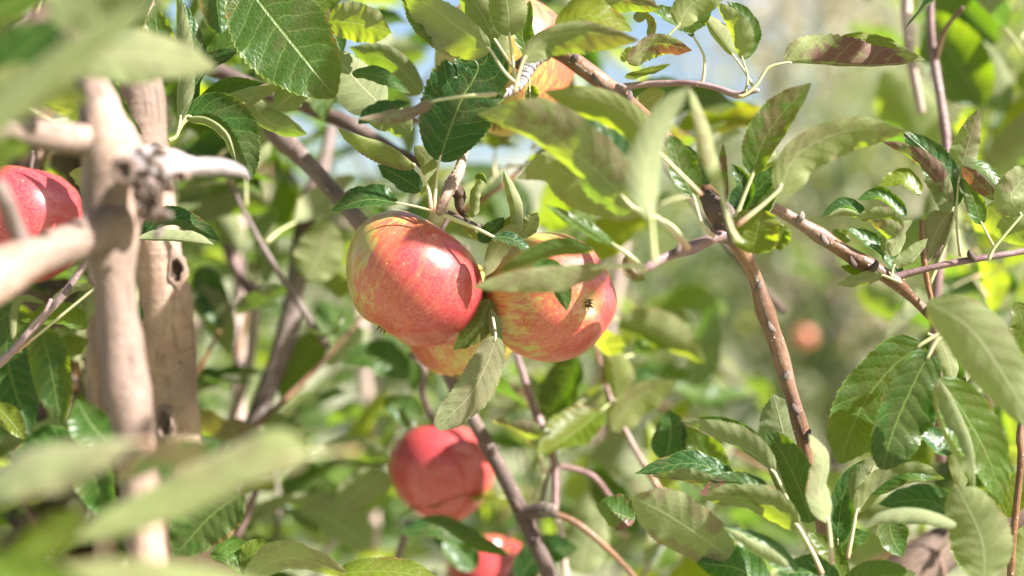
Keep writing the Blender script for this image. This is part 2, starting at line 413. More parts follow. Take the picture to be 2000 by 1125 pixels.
def leaf_grid(C, VL, VR, face=1, curl=(0.3, 0.3), ruf=0.06, freq=2.5, teeth=20, ser=0.045, m=5, phase=0.0, prof=(0.55, 0.8), rng=random):
    """C: (n+1,3) midrib; VL, VR: (n+1,3) full-width side vectors. Returns V, F, uv."""
    n = len(C) - 1
    u = np.linspace(0, 1, n + 1)
    a, b = prof
    w = (u + 0.004) ** a * (1.0 - u) ** b; w /= w.max()
    w = w * (1 + 0.04 * np.sin(u * 9 + phase)) + 0.012
    w *= np.where(u > 0.86, 1 - 0.35 * ((u - 0.86) / 0.14), 1.0)
    w[-1] = 0.004
    T = unit(np.gradient(C, axis=0))
    V = np.zeros((n + 1, 2 * m + 1, 3)); uv = np.zeros((n + 1, 2 * m + 1, 2))
    V[:, m] = C; uv[:, m, 0] = u
    tooth = ((u * teeth) % 1.0)
    for side, VS in ((1, VL), (-1, VR)):
        ln = np.linalg.norm(VS, axis=1); e = unit(VS)
        nn = unit(np.cross(T, e)) * (side * face)
        cl = curl[0] if side == 1 else curl[1]
        ph = phase + (0 if side == 1 else 2.1)
        pos = np.zeros((n + 1, 3)); prev = 0.0
        for j in range(1, m + 1):
            s = j / m; sm = (s + prev) / 2
            th = cl * (sm ** 1.6) * 1.6 * (0.45 + 0.8 * np.sin(np.pi * u) ** 0.7) + 0.25 * cl * np.sin(u * 7 + ph * 2) * sm
            step = (s - prev) * ln * w
            pos = pos + step[:, None] * (np.cos(th)[:, None] * e + np.sin(th)[:, None] * nn)
            q = pos.copy()
            rf = ruf * ln * (s ** 2) * (np.sin(2 * np.pi * freq * u + ph) + 0.5 * np.sin(2 * np.pi * freq * 2.3 * u + ph * 1.7)) * np.minimum(1, w * 1.6)
            q += nn * rf[:, None]
            pk = 0.009 * min(1.0, float(np.mean(ln)) / 0.018) * ln * np.sin(2 * np.pi * (8.5 * (u - 0.17 * s ** 1.35))) * math.sin(math.pi * min(s, 0.97)) * np.minimum(1, w * 1.5)
            q += nn * pk[:, None]
            if j == m and ser > 0:
                q += e * (ln * w * ser * (tooth * 1.6 - 0.6))[:, None] + T * (ln * ser * 0.6 * tooth * np.minimum(1, w * 2))[:, None]
            V[:, m + side * j] = C + q; uv[:, m + side * j, 0] = u; uv[:, m + side * j, 1] = side * s
            prev = s
    idx = np.arange((n + 1) * (2 * m + 1)).reshape(n + 1, 2 * m + 1)
    f = np.stack([idx[:-1, :-1], idx[1:, :-1], idx[1:, 1:], idx[:-1, 1:]], axis=-1).reshape(-1, 4)
    if face < 0: f = f[:, ::-1]
    return V.reshape(-1, 3), f, uv.reshape(-1, 2)


TREE = bpy.data.objects.new('apple_tree', None); COL.objects.link(TREE)
TREE.location = (0, 0, 0)
tag(TREE, 'near apple tree with pinkish tan branches and curled green leaves around the hanging apples', 'tree')

N_LEAF = [0]


def L(D, pts, wl, wr=None, face=1, tilt=0.5, z=None, curl=0.35, ruf=0.07, stalk=None, sw=9, tint=0.0, blotch=0.0, prof=(0.55, 0.8), label=None, teeth=None, freq=2.2, m=5):
    """A leaf from base to tip in picture px at distance D (third value of a point: cm nearer(-)/farther(+))."""
    N_LEAF[0] += 1
    rng = random.Random(N_LEAF[0] * 13 + 5)
    if wr is None: wr = wl
    sharp = abs(D - 0.77) < 0.09
    teeth = teeth or (rng.randint(20, 27) if sharp else 14)
    n = teeth * (3 if sharp else 2)
    rows = []
    for p in pts:
        d = D + (p[2] / 100.0 if len(p) > 2 else 0.0); rows.append(P(p[0], p[1], d))
    # slight natural arch: tip bends away
    C = spline(rows, n)
    T = np.gradient(C, axis=0); S = np.column_stack([-T[:, 2], np.zeros(n + 1), T[:, 0]]); S = unit(S)
    if z is None:
        zl = face * tilt * wl * S[:, 2]; zr = -face * tilt * wr * S[:, 2]
        j = rng.uniform(-0.12, 0.12); zl = zl + j * wl; zr = zr - j * wr
    else:
        zl = np.full(n + 1, z[0]); zr = np.full(n + 1, z[1])
    Y = np.array((0, 1.0, 0))
    VL = (wl * S + zl[:, None] * Y) * K * D; VR = (-wr * S + zr[:, None] * Y) * K * D
    cu = curl if isinstance(curl, tuple) else (curl * rng.uniform(0.6, 1.4), curl * rng.uniform(0.6, 1.4))
    base = C[0].copy()
    V, F, uv = leaf_grid(C - base, VL, VR, face, cu, ruf, freq * rng.uniform(0.8, 1.3), teeth, 0.055 if sharp else 0.03, m if sharp else 4, rng.uniform(0, 6), prof)
    me = mesh_from(V, F, 'leaf', uv=uv)
    o = link('leaf', me, TREE, [M_LEAF]); o.location = base
    if face < 0 and tint == 0.0: tint = rng.uniform(0.05, 0.4)
    o['tint'] = float(tint); o['blotch'] = float(blotch); o['vary'] = 0.0
    ll = float(np.sum(np.linalg.norm(np.diff(C, axis=0), axis=1))); o['relief'] = min(1.0, (ll / 0.075) ** 1.3)
    if label: o['label'] = label
    if stalk:
        sp = [P(a[0], a[1], D + (a[2] / 100.0 if len(a) > 2 else 0)) - base for a in stalk]
        first = C[3] - base - unit(np.cross(T[3], VL[3])) * 0 
        pts3 = [first, C[0] - base] + sp
        r = sw * K * D / 2
        rad = [r * 0.45, r * 0.62] + list(np.linspace(0.72, 1.0, len(sp)) * r)
        Vt, Ft, ut, at = tube(pts3, rad, sides=8, seg=16, seed=N_LEAF[0])
        s = link('leaf_stalk', quads_to_mesh(Vt, Ft, ut, at, 'leaf_stalk'), o, [M_STALK])
    return o


# ---------------------------------------------------------------- ground and hill
gm = bpy.data.meshes.new('ground')
n = 60
xs = np.sign(np.linspace(-1, 1, n + 1)) * np.abs(np.linspace(-1, 1, n + 1)) ** 3 * 600
XX, YY = np.meshgrid(xs, xs)
ZZ = 0.04 * np.sin(XX * 0.7) * np.cos(YY * 0.5)
Vg = np.column_stack([XX.ravel(), YY.ravel(), ZZ.ravel()])
ig = np.arange((n + 1) ** 2).reshape(n + 1, n + 1)
Fg = np.stack([ig[:-1, :-1], ig[:-1, 1:], ig[1:, 1:], ig[1:, :-1]], axis=-1).reshape(-1, 4)
tag(link('ground', mesh_from(Vg, Fg, 'ground'), None, [M_GROUND]), kind='structure')
# low hill behind the orchard
hx = np.linspace(-260, 260, 60); hy = np.linspace(0, 1, 14)
Vh = [(x, 120 + 90 * t, -1 + (13 + 5 * math.sin(x * 0.021 + 1) + 3 * math.sin(x * 0.06)) * math.sin(t * math.pi) ** 0.8) for t in hy for x in hx]
ih = np.arange(60 * 14).reshape(14, 60)
Fh = np.stack([ih[:-1, :-1], ih[:-1, 1:], ih[1:, 1:], ih[1:, :-1]], axis=-1).reshape(-1, 4)
tag(link('hills', mesh_from(Vh, Fh, 'hills'), None, [M_HILL]), kind='structure')
# grass
ng = 26000
r_ = np.random.RandomState(3)
gy = 1.2 + 17 * r_.rand(ng) ** 1.5; gx = (r_.rand(ng) - 0.5) * (2.4 + gy * 1.1); h = 0.10 + 0.16 * r_.rand(ng); a = r_.rand(ng) * 6.28
w_ = 0.006 + 0.006 * r_.rand(ng); lx = (r_.rand(ng) - .5) * .14; ly = (r_.rand(ng) - .5) * .14
z0 = 0.04 * np.sin(gx * 0.7) * np.cos(gy * 0.5) - 0.01
A = np.column_stack([gx - w_ * np.cos(a), gy - w_ * np.sin(a), z0]); B = np.column_stack([gx + w_ * np.cos(a), gy + w_ * np.sin(a), z0])
Cg = np.column_stack([gx + lx, gy + ly, z0 + h])
Vq = np.stack([A, B, Cg], axis=1).reshape(-1, 3); Fq = np.arange(ng * 3).reshape(-1, 3)
tag(link('grass', mesh_from(Vq, Fq, 'grass', smooth=False), None, [M_GRASS]), 'long sun bleached grass under the orchard trees', 'grass', kind='stuff')


# ---------------------------------------------------------------- background trees
def crown_mesh(name, R, H, nl, leaf=0.07, seed=0):
    r = np.random.RandomState(seed)
    cl = []
    ncl = 46
    for k in range(ncl):
        th = r.rand() * 6.28; ph = math.acos(1 - 2 * r.rand()); q = r.rand() ** 0.4
        cl.append((R * q * math.sin(ph) * math.cos(th), R * q * math.sin(ph) * math.sin(th), H * q * math.cos(ph), 0.15 * R + 0.28 * R * r.rand()))
    cl = np.array(cl)
    pick = r.randint(0, ncl, nl)
    c = cl[pick, :3] + r.normal(size=(nl, 3)) * cl[pick, 3:4] * 0.55
    d = unit(r.normal(size=(nl, 3)) + np.array((0, 0, -0.3))); nrm = unit(r.normal(size=(nl, 3)) + np.array((0, 0, 1.2)))
    s = unit(np.cross(d, nrm)); ll = leaf * (0.6 + 0.7 * r.rand(nl))[:, None]
    up = unit(np.cross(s, d))
    p0 = c; p2 = c + d * ll; pm = c + d * ll * 0.5 - up * ll * 0.08
    p1 = pm + s * ll * 0.27 + up * ll * 0.06; p3 = pm - s * ll * 0.27 + up * ll * 0.06
    V = np.stack([p0, p1, p2, p3], axis=1).reshape(-1, 3)
    return mesh_from(V, np.arange(nl * 4).reshape(-1, 4), name, smooth=False)


CR = [crown_mesh('crown', 1.0, 1.0, 4200, 0.085, 11), crown_mesh('crown', 1.0, 1.15, 4200, 0.085, 12), crown_mesh('crown', 1.0, 0.8, 4200, 0.085, 13)]
CR_M = {}


def far_tree(name, x, y, h, R, label, cat='tree', dry=False, group=None, seed=0, lean=0.0, bark=None):
    rng = random.Random(seed + 90)
    t = bpy.data.objects.new(name, None); COL.objects.link(t); t.location = (x, y, 0)
    tag(t, label, cat, group)
    bark = bark or M_GREYB
    th = h * 0.42
    trunk = tube_obj('trunk', [(0, 0, -0.1), (lean * 0.4, 0.02, th * 0.5), (lean, 0, th), (lean * 1.2, 0.05, h * 0.8)],
                     [0.09 * h / 3, 0.065 * h / 3, 0.055 * h / 3, 0.015 * h / 3], bark, t, sides=9, rough=0.12, seed=seed, seg=18)
    for k in range(6):
        a = k * 2.4 + rng.random(); z = th * rng.uniform(0.7, 1.25)
        e = (lean + math.cos(a) * R * 0.8, math.sin(a) * R * 0.8, z + R * rng.uniform(0.3, 0.9))
        tube_obj('branch', [(lean * z / th, 0, z), ((lean + e[0]) / 2, e[1] / 2, (z + e[2]) / 2 - 0.05 * R), e], [0.035 * h / 3, 0.022 * h / 3, 0.006 * h / 3], bark, t, sides=6, seed=k, seg=8)
    key = (seed % 3, dry)
    if key not in CR_M:
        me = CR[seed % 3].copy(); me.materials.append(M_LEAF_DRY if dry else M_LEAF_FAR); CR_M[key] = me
    c = link('crown', CR_M[key], t); c.location = (lean, 0, h - R * 0.95 if h - R > 0.3 else R)
    c.scale = (R, R, max(0.4, (h - 0.55) / 2)); c.location.z = 0.55 + c.scale[2]
    c.rotation_euler[2] = rng.random() * 6
    return t


gname = 'orchard trees far behind the near branches'
TR = [
    (2.15, 9.5, 3.3, 1.15, 'blurred orchard tree with a violet grey trunk right of the long bare twig', 0),
    (0.55, 8.3, 2.5, 0.95, 'low blurred orchard tree showing right of the two joined apples', 1),
    (-0.85, 9.0, 2.4, 1.0, 'low blurred orchard tree under the gap left of the joined apples', 2),
    (-2.6, 7.4, 3.2, 1.2, 'blurred orchard tree behind the leaning tan trunk at the far left', 4),
    (3.5, 7.8, 3.6, 1.2, 'blurred orchard tree behind the leaves on the right edge', 5),
]
for x, y, h_, R_, lab, sd in TR:
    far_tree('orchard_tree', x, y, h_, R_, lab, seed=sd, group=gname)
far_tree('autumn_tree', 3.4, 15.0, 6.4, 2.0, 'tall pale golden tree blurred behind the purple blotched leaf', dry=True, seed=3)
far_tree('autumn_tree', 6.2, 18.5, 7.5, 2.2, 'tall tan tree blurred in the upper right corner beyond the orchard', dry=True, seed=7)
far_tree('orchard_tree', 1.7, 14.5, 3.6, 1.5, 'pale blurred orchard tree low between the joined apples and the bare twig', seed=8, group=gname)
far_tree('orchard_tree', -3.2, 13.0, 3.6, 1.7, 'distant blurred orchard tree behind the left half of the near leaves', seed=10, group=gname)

# ---------------------------------------------------------------- trunk and branches of the near tree
T = TREE
trunk = tube_obj('trunk', [(-0.44, 1.22, -0.12), (-0.43, 1.20, 0.5), (-0.405, 1.16, 1.1), P(150, 800, 1.12), P(120, 560, 1.10), P(90, 300, 1.1), P(60, 0, 1.12), (-0.46, 1.2, 2.3)],
                 [0.075, 0.06, 0.05, 0.042, 0.038, 0.034, 0.03, 0.02], M_DARKB, T, sides=18, rough=0.12, seed=2, seg=80)  # trunk added behind the limbs; its dark bark stands in for deep shade there
# leaning tan limb behind the foreground branch
b2 = pxtube('branch', [(470, 1500, 1.06, 150), (400, 1150, 0.99, 128), (345, 870, 0.94, 108), (325, 700, 0.92, 102), (318, 560, 0.91, 98), (300, 400, 0.90, 84), (284, 250, 0.9, 76), (272, 130, 0.9, 66), (262, -60, 0.92, 54), (250, -300, 0.95, 40)], M_TAN, T, sides=20, rough=0.16, nodes=5)
def knot(x, y, D, w, h, parent, mat=M_DARKB, collar=M_TAN):
    """a pruning scar: raised irregular callus ring round a dark sunken heart"""
    V = []; F = []; n1 = 26; prof = [(1.25, 5), (1.05, -3), (0.88, -7), (0.70, -5), (0.55, 3), (0.3, 9), (0.04, 11)]
    for j, (f, dep) in enumerate(prof):
        for i in range(n1):
            a = i / n1 * 2 * math.pi; nz = mnoise.noise(Vector((x + math.cos(a) * 1.6, y + math.sin(a) * 1.6, j * 0.25)))
            rr = f * (1 + 0.30 * nz); dd = dep + 4 * nz
            V.append(P(x + rr * w / 2 * math.cos(a), y + rr * h / 2 * math.sin(a), D) + np.array((0, dd * K * D * w / 60, 0)))
    for j in range(len(prof) - 1):
        for i in range(n1):
            i2 = (i + 1) % n1; F.append((j * n1 + i, j * n1 + i2, (j + 1) * n1 + i2, (j + 1) * n1 + i))
    me = bpy.data.meshes.new('knot'); me.from_pydata([tuple(v) for v in V], [], F); me.polygons.foreach_set('use_smooth', [True] * len(F))
    me.materials.append(collar); me.materials.append(mat)
    me.polygons.foreach_set('material_index', [0 if k < n1 * 3 else 1 for k in range(len(F))])
    me.uv_layers.new(name='barkuv')
    return link('knot', me, parent)
knot(344, 528, 0.868, 34, 60, b2); knot(322, 828, 0.892, 36, 66, b2)
pxtube('branch', [(214, 1200, 1.0, 48), (190, 800, 0.95, 40), (186, 640, 0.94, 36), (196, 450, 0.94, 32), (240, 300, 0.93, 26)], M_TAN, T, nodes=3)
# foreground branch with its fork
b1 = pxtube('branch', [(300, 1500, 0.58, 100), (292, 1200, 0.6, 84), (284, 1050, 0.605, 70), (270, 900, 0.61, 72), (248, 750, 0.615, 78), (228, 600, 0.62, 82), (218, 480, 0.62, 84), (222, 380, 0.625, 104), (218, 300, 0.625, 108), (200, 220, 0.63, 84), (172, 130, 0.64, 66), (140, -60, 0.66, 70), (100, -260, 0.68, 60)], M_TAN, T, sides=22, rough=0.18, nodes=4)
pxtube('branch', [(205, 275, 0.625, 62), (140, 272, 0.615, 56), (60, 262, 0.60, 48), (-60, 255, 0.58, 44), (-200, 230, 0.57, 38)], M_TAN, T, sides=14, rough=0.15, nodes=3)
pxtube('branch', [(235, 430, 0.62, 80), (150, 470, 0.60, 74), (60, 505, 0.575, 78), (-40, 560, 0.555, 84), (-200, 640, 0.53, 84)], M_TAN, T, sides=14, rough=0.16, nodes=2)
pxtube('twig', [(52, 505, 0.575, 36), (30, 440, 0.57, 34), (5, 380, 0.56, 32), (-60, 280, 0.55, 28)], M_GREYB, T)
st = pxtube('branch_stub', [(225, 318, 0.625, 84), (290, 322, 0.625, 76), (340, 322, 0.63, 62), (372, 326, 0.635, 42), (430, 326, 0.64, 36), (468, 334, 0.645, 26), (486, 348, 0.65, 8)], M_WOOD, T, sides=16, rough=0.2, cap=0.2)
knot(240, 332, 0.586, 44, 46, b1); knot(352, 344, 0.612, 30, 16, b1)
for i in range(34):       # flaking bud scales round the fork
    r0 = random.Random(i + 500); cx, cy = 292 + r0.gauss(0, 18), 378 + r0.gauss(0, 34)
    pxtube('bark_scale', [(cx, cy, 0.60, 10 + r0.random() * 10), (cx + r0.uniform(-14, 14), cy + r0.uniform(-16, 10), 0.592, 12 + 8 * r0.random()), (cx + r0.uniform(-18, 18), cy + r0.uniform(-24, 8), 0.588, 3)], M_TAN if i % 3 else M_GREYB, T, sides=6, seg=5)
pxtube('twig', [(300, 420, 0.61, 50), (285, 370, 0.605, 44), (262, 330, 0.61, 34)], M_GREYB, T, rough=0.35)
# branches behind
pxtube('branch', [(300, 90, 0.94, 36), (420, 134, 0.94, 31), (500, 172, 0.94, 28), (600, 210, 0.94, 26), (690, 246, 0.93, 28), (780, 300, 0.93, 24), (850, 330, 0.93, 22)], M_GREYB, T, nodes=3)
pxtube('branch', [(515, 225, 0.92, 24), (548, 268, 0.90, 40), (600, 318, 0.89, 32), (650, 372, 0.885, 29), (705, 436, 0.88, 31), (790, 520, 0.9, 28), (860, 700, 0.92, 26), (920, 812, 0.92, 27), (958, 880, 0.92, 28), (1000, 960, 0.92, 30), (1032, 1030, 0.92, 32), (1075, 1125, 0.92, 30), (1140, 1300, 0.95, 34)], M_GREYB, T, sides=14, nodes=7)
pxtube('branch', [(1010, 998, 0.92, 30), (1040, 1000, 0.915, 30), (1066, 996, 0.91, 32), (1082, 1000, 0.905, 24)], M_GREYB, T, rough=0.3)
pxtube('twig', [(1070, 1000, 0.91, 14), (1120, 1018, 0.91, 13), (1180, 1066, 0.91, 12), (1240, 1130, 0.92, 12), (1290, 1210, 0.92, 11)], M_RED, T, nodes=2)
pxtube('twig', [(1084, 1000, 0.93, 15), (1082, 900, 0.94, 15), (1052, 820, 0.95, 15), (1015, 712, 0.96, 14), (990, 620, 0.97, 12)], M_PURP, T, nodes=3)
pxtube('twig', [(1082, 908, 0.94, 12), (1130, 918, 0.94, 12), (1165, 936, 0.94, 11), (1195, 975, 0.95, 9)], M_PURP, T, nodes=1)
pxtube('branch', [(648, 250, 1.08, 22), (630, 330, 1.06, 26), (602, 400, 1.05, 34), (585, 500, 1.05, 38), (572, 600, 1.05, 38), (545, 700, 1.05, 40), (498, 822, 1.05, 40), (440, 960, 1.06, 42), (380, 1180, 1.08, 48)], M_GREYB, T, nodes=4)
pxtube('twig', [(440, 480, 1.1, 18), (478, 552, 1.1, 20), (500, 575, 1.1, 24), (520, 566, 1.1, 18), (558, 562, 1.08, 13)], M_PURP, T, nodes=1)
pxtube('shoot', [(462, 250, 1.25, 30), (466, 400, 1.25, 28), (466, 600, 1.24, 24), (466, 700, 1.23, 26), (470, 1100, 1.22, 28)], M_PALE, T, nodes=3)
pxtube('shoot', [(500, 560, 1.12, 18), (494, 660, 1.12, 22), (480, 740, 1.12, 18), (448, 830, 1.12, 16), (430, 900, 1.13, 14)], M_PALE, T)
pxtube('shoot', [(1222, 380, 1.5, 20), (1212, 520, 1.5, 20), (1180, 700, 1.5, 18), (1160, 860, 1.55, 18), (1130, 1000, 1.6, 18)], M_PALE, T)
pxtube('shoot', [(700, 560, 1.55, 22), (712, 720, 1.55, 24), (722, 860, 1.55, 26), (735, 1200, 1.55, 28)], M_PALE, T)
pxtube('shoot', [(455, 320, 1.3, 20), (462, 360, 1.3, 24), (455, 470, 1.3, 22)], M_PALE, T)
pxtube('twig', [(1090, 1010, 1.0, 14), (1100, 1080, 1.0, 13), (1110, 1200, 1.0, 14)], M_PALE, T)
pxtube('twig', [(800, 1020, 0.98, 15), (790, 1050, 0.98, 15), (775, 1100, 0.98, 14), (765, 1200, 0.98, 15)], M_GREYB, T)
pxtube('twig', [(800, 690, 0.97, 12), (828, 720, 0.97, 14), (826, 770, 0.98, 14), (850, 830, 0.99, 10)], M_GREYB, T)
# spur carrying the pair of apples
pxtube('fruit_spur', [(930, 190, 0.86, 18), (907, 290, 0.80, 19), (898, 330, 0.785, 22), (884, 360, 0.78, 27), (870, 388, 0.775, 22), (858, 416, 0.775, 22)], M_TAN, T, sides=16, rough=0.25, nodes=0, rings=2600, seg=110)
pxtube('fruit_spur', [(884, 362, 0.785, 26), (898, 384, 0.79, 22), (896, 404, 0.79, 14), (906, 420, 0.80, 10)], M_DARKB, T, rough=0.25, nodes=1)
# top branch, running down to the right node
pxtube('branch', [(1010, 130, 0.80, 20), (1062, 96, 0.80, 30), (1100, 106, 0.80, 34), (1150, 140, 0.80, 33), (1200, 178, 0.80, 34), (1262, 230, 0.79, 24), (1330, 300, 0.78, 24), (1380, 372, 0.76, 28), (1410, 430, 0.745, 36), (1436, 470, 0.74, 30), (1470, 530, 0.75, 27), (1492, 600, 0.755, 30), (1520, 680, 0.76, 31), (1545, 770, 0.76, 27), (1572, 868, 0.76, 29), (1600, 990, 0.76, 30), (1620, 1120, 0.76, 34), (1640, 1400, 0.8, 44)], M_RED, T, sides=16, rough=0.12, nodes=12, seg=110)
pxtube('fruit_spur', [(1066, 100, 0.80, 34), (1048, 112, 0.795, 30), (1030, 135, 0.79, 26), (1015, 165, 0.785, 20), (985, 184, 0.78, 16), (968, 184, 0.775, 14)], M_WOOD, T, sides=14, rough=0.35, nodes=0, rings=2600, seg=90)
pxtube('twig', [(1205, 172, 0.80, 14), (1250, 166, 0.80, 12), (1300, 163, 0.795, 12), (1352, 163, 0.79, 12), (1400, 172, 0.785, 12), (1440, 186, 0.78, 13), (1470, 178, 0.775, 11), (1482, 176, 0.775, 8)], M_PURP, T, rough=0.2, nodes=3)
pxtube('twig', [(1425, 458, 0.735, 26), (1396, 464, 0.73, 22), (1350, 484, 0.725, 20), (1305, 500, 0.72, 18), (1268, 520, 0.715, 18), (1256, 528, 0.715, 16)], M_PURP, T, rough=0.2, nodes=3)
for x0, y0, x1, y1 in ((1378, 378, 1432, 462), (1400, 440, 1440, 470)):
    pxtube('fruit_spur', [(x0, y0, 0.74, 28), ((x0 + x1) / 2 + 8, (y0 + y1) / 2, 0.735, 40), (x1, y1, 0.735, 34)], M_GREYB, T, rough=0.3, nodes=2)
pxtube('branch', [(1412, 420, 0.745, 26), (1450, 400, 0.76, 24), (1500, 402, 0.77, 22), (1570, 440, 0.78, 24), (1640, 486, 0.785, 28), (1690, 516, 0.785, 30), (1740, 545, 0.785, 26), (1790, 590, 0.79, 18), (1830, 628, 0.79, 15), (1866, 658, 0.79, 12)], M_RED, T, sides=14, nodes=8)
pxtube('twig', [(1736, 545, 0.785, 18), (1790, 530, 0.785, 14), (1860, 514, 0.785, 14), (1930, 502, 0.785, 13), (2010, 488, 0.79, 13), (2120, 460, 0.8, 16)], M_PURP, T, nodes=3)
pxtube('twig', [(1800, 430, 0.80, 10), (1806, 520, 0.80, 12), (1822, 600, 0.80, 10)], M_RED, T)
pxtube('twig', [(2010, 760, 0.78, 12), (1992, 850, 0.775, 14), (1994, 900, 0.775, 13), (1978, 1060, 0.775, 14), (1970, 1200, 0.78, 15)], M_RED, T, nodes=2)
pxtube('branch', [(1600, 1300, 0.92, 100), (1740, 1150, 0.95, 96), (1820, 1090, 0.97, 88), (1900, 1040, 1.0, 80), (2100, 970, 1.05, 70)], M_DARKB, T, sides=16)
pxtube('twig', [(1768, -40, 0.98, 22), (1772, 40, 0.98, 22), (1778, 110, 0.98, 20), (1800, 220, 0.98, 16)], M_PALE, T)
pxtube('twig', [(1816, -30, 0.93, 14), (1818, 60, 0.93, 16), (1826, 130, 0.93, 18), (1850, 300, 0.92, 18), (1838, 480, 0.9, 20), (1826, 640, 0.9, 20), (1838, 900, 0.92, 22)], M_PURP, T, nodes=3)
pxtube('twig', [(1826, 120, 0.93, 12), (1845, 60, 0.92, 10), (1880, 15, 0.9, 8)], M_RED, T)
# sharp twig at the left edge
pxtube('twig', [(200, 480, 0.82, 10), (168, 516, 0.82, 13), (120, 580, 0.82, 15), (60, 646, 0.82, 15), (10, 700, 0.82, 16), (-80, 780, 0.84, 18)], M_PURP, T, nodes=2)
pxtube('twig', [(100, 585, 0.80, 8), (85, 612, 0.80, 8), (60, 640, 0.81, 9)], M_PURP, T)
pxtube('twig', [(500, 960, 1.0, 14), (480, 1010, 1.0, 14), (462, 1060, 1.0, 15), (440, 1200, 1.0, 16)], M_PURP, T)

BUDS = [(1479, 560, .74, 1), (1508, 640, .745, -1), (1532, 735, .75, 1), (1555, 800, .75, -1), (1575, 850, .75, 1), (1560, 425, .77, 1), (1612, 468, .77, -1), (1668, 512, .775, -1), (1705, 520, .775, 1),
        (1810, 606, .785, 1), (1120, 112, .79, 1), (1165, 156, .79, -1), (1225, 190, .785, 1), (960, 880, .91, 1), (1012, 985, .91, -1), (1045, 1060, .91, 1), (575, 292, .88, 1), (640, 368, .875, -1), (1320, 488, .715, 1), (1900, 500, .78, -1), (130, 566, .81, 1)]
for bx_, by_, bD, sd in BUDS:
    pxtube('bud', [(bx_ - 3 * sd, by_ + 8, bD + .003, 12), (bx_ + 3 * sd, by_ + 1, bD + .002, 14), (bx_ + 6 * sd, by_ - 6, bD + .002, 11), (bx_ + 6 * sd, by_ - 12, bD + .002, 4)], M_GREYB, T, sides=8, seg=8, rough=0.25)
# ---------------------------------------------------------------- apples


def apple(px, py, D, rpx, axis, label, blush, red, hr=0.86, seed=0, cone=0.10, stem=True, calyx=False, stem_bend=(0.1, 0.0), stem_len=0.4):
    """axis: world direction from calyx to stem."""
    rng = random.Random(seed)
    R = rpx * K * D
    root = bpy.data.objects.new('apple', None); COL.objects.link(root)
    root.location = P(px, py, D)
    tag(root, label, 'apple')
    n1, n2 = 96, 64
    V = []
    ph = [rng.uniform(0, 6.28) for _ in range(6)]
    for i in range(n2 + 1):
        t = i / n2 * math.pi
        st, ct = math.sin(t), math.cos(t)
        for k in range(n1):
            a = k / n1 * 2 * math.pi
            r = st ** 0.92 if st > 0 else 0
            z = ct * hr
            r *= 1 + cone * ct * (1 - 0.3 * ct)
            # hollows at both ends
            top_d = 0.36 * math.exp(-(r / 0.26) ** 2) if ct > 0 else 0
            bot_d = 0.11 * math.exp(-(r / 0.19) ** 2) if ct < 0 else 0
            z = z - top_d + bot_d
            lob = 0.018 * math.cos(5 * a + ph[0]) * (max(0, -ct) ** 1.2) * (1 - math.exp(-(r / 0.3) ** 2))
            z -= lob * 1.0
            rr = r * (1 + 0.028 * math.sin(a + ph[1]) * ct + 0.020 * math.sin(2 * a + ph[2]) + 0.014 * math.sin(3 * a + ph[3] + 1.5 * ct) + 0.010 * math.cos(5 * a + ph[0]) * (1 - ct))
            z += 0.035 * math.sin(a + ph[4]) * r
            V.append((R * rr * math.cos(a), R * rr * math.sin(a), R * z))
    F = [(i * n1 + k, (i + 1) * n1 + k, (i + 1) * n1 + (k + 1) % n1, i * n1 + (k + 1) % n1) for i in range(n2) for k in range(n1)]
    me = bpy.data.meshes.new('apple_body'); me.from_pydata(V, [], F); me.polygons.foreach_set('use_smooth', [True] * len(F))
    me.validate()
    body = link('fruit_body', me, root, [M_APPLE])
    ax = Vector(axis).normalized(); q = ax.to_track_quat('Z', 'Y')
    root.rotation_mode = 'QUATERNION'; root.rotation_quaternion = q
    bl = q.inverted() @ Vector(blush).normalized()
    body['blush'] = [float(bl.x), float(bl.y), float(bl.z)]; body['redness'] = float(red)
    z0 = R * (hr - 0.36)
    if stem:
        tube_obj('stem', [(0, 0, z0 - 0.02 * R), (R * 0.03, 0, z0 + R * 0.2), (R * stem_bend[0] * 0.5, R * stem_bend[1] * 0.5, z0 + R * 0.42), (R * stem_bend[0], R * stem_bend[1], z0 + R * (0.2 + stem_len))],
                 [R * 0.045, R * 0.035, R * 0.034, R * 0.055], M_GREYB, root, sides=10, seg=14)
    zb = -R * (hr - 0.11)
    V = []; F = []
    for k in range(11):
        a = k / 11 * 6.28 + rng.uniform(-.2, .2); l = R * rng.uniform(0.09, 0.15); b = len(V)
        ca, sa = math.cos(a), math.sin(a); rr = R * 0.055
        V += [(ca * rr - sa * R * .022, sa * rr + ca * R * .022, zb + R * .03), (ca * rr + sa * R * .022, sa * rr - ca * R * .022, zb + R * .03),
              (ca * rr * 0.9 + rng.uniform(-.03, .03) * R, sa * rr * 0.9 + rng.uniform(-.03, .03) * R, zb - l), (ca * rr * 0.6, sa * rr * 0.6, zb - l * .4)]
        F += [(b, b + 1, b + 2), (b, b + 2, b + 3), (b + 1, b + 3, b + 2)]
    me = bpy.data.meshes.new('calyx'); me.from_pydata(V, [], F); link('calyx', me, root, [M_CALYX])
    return root


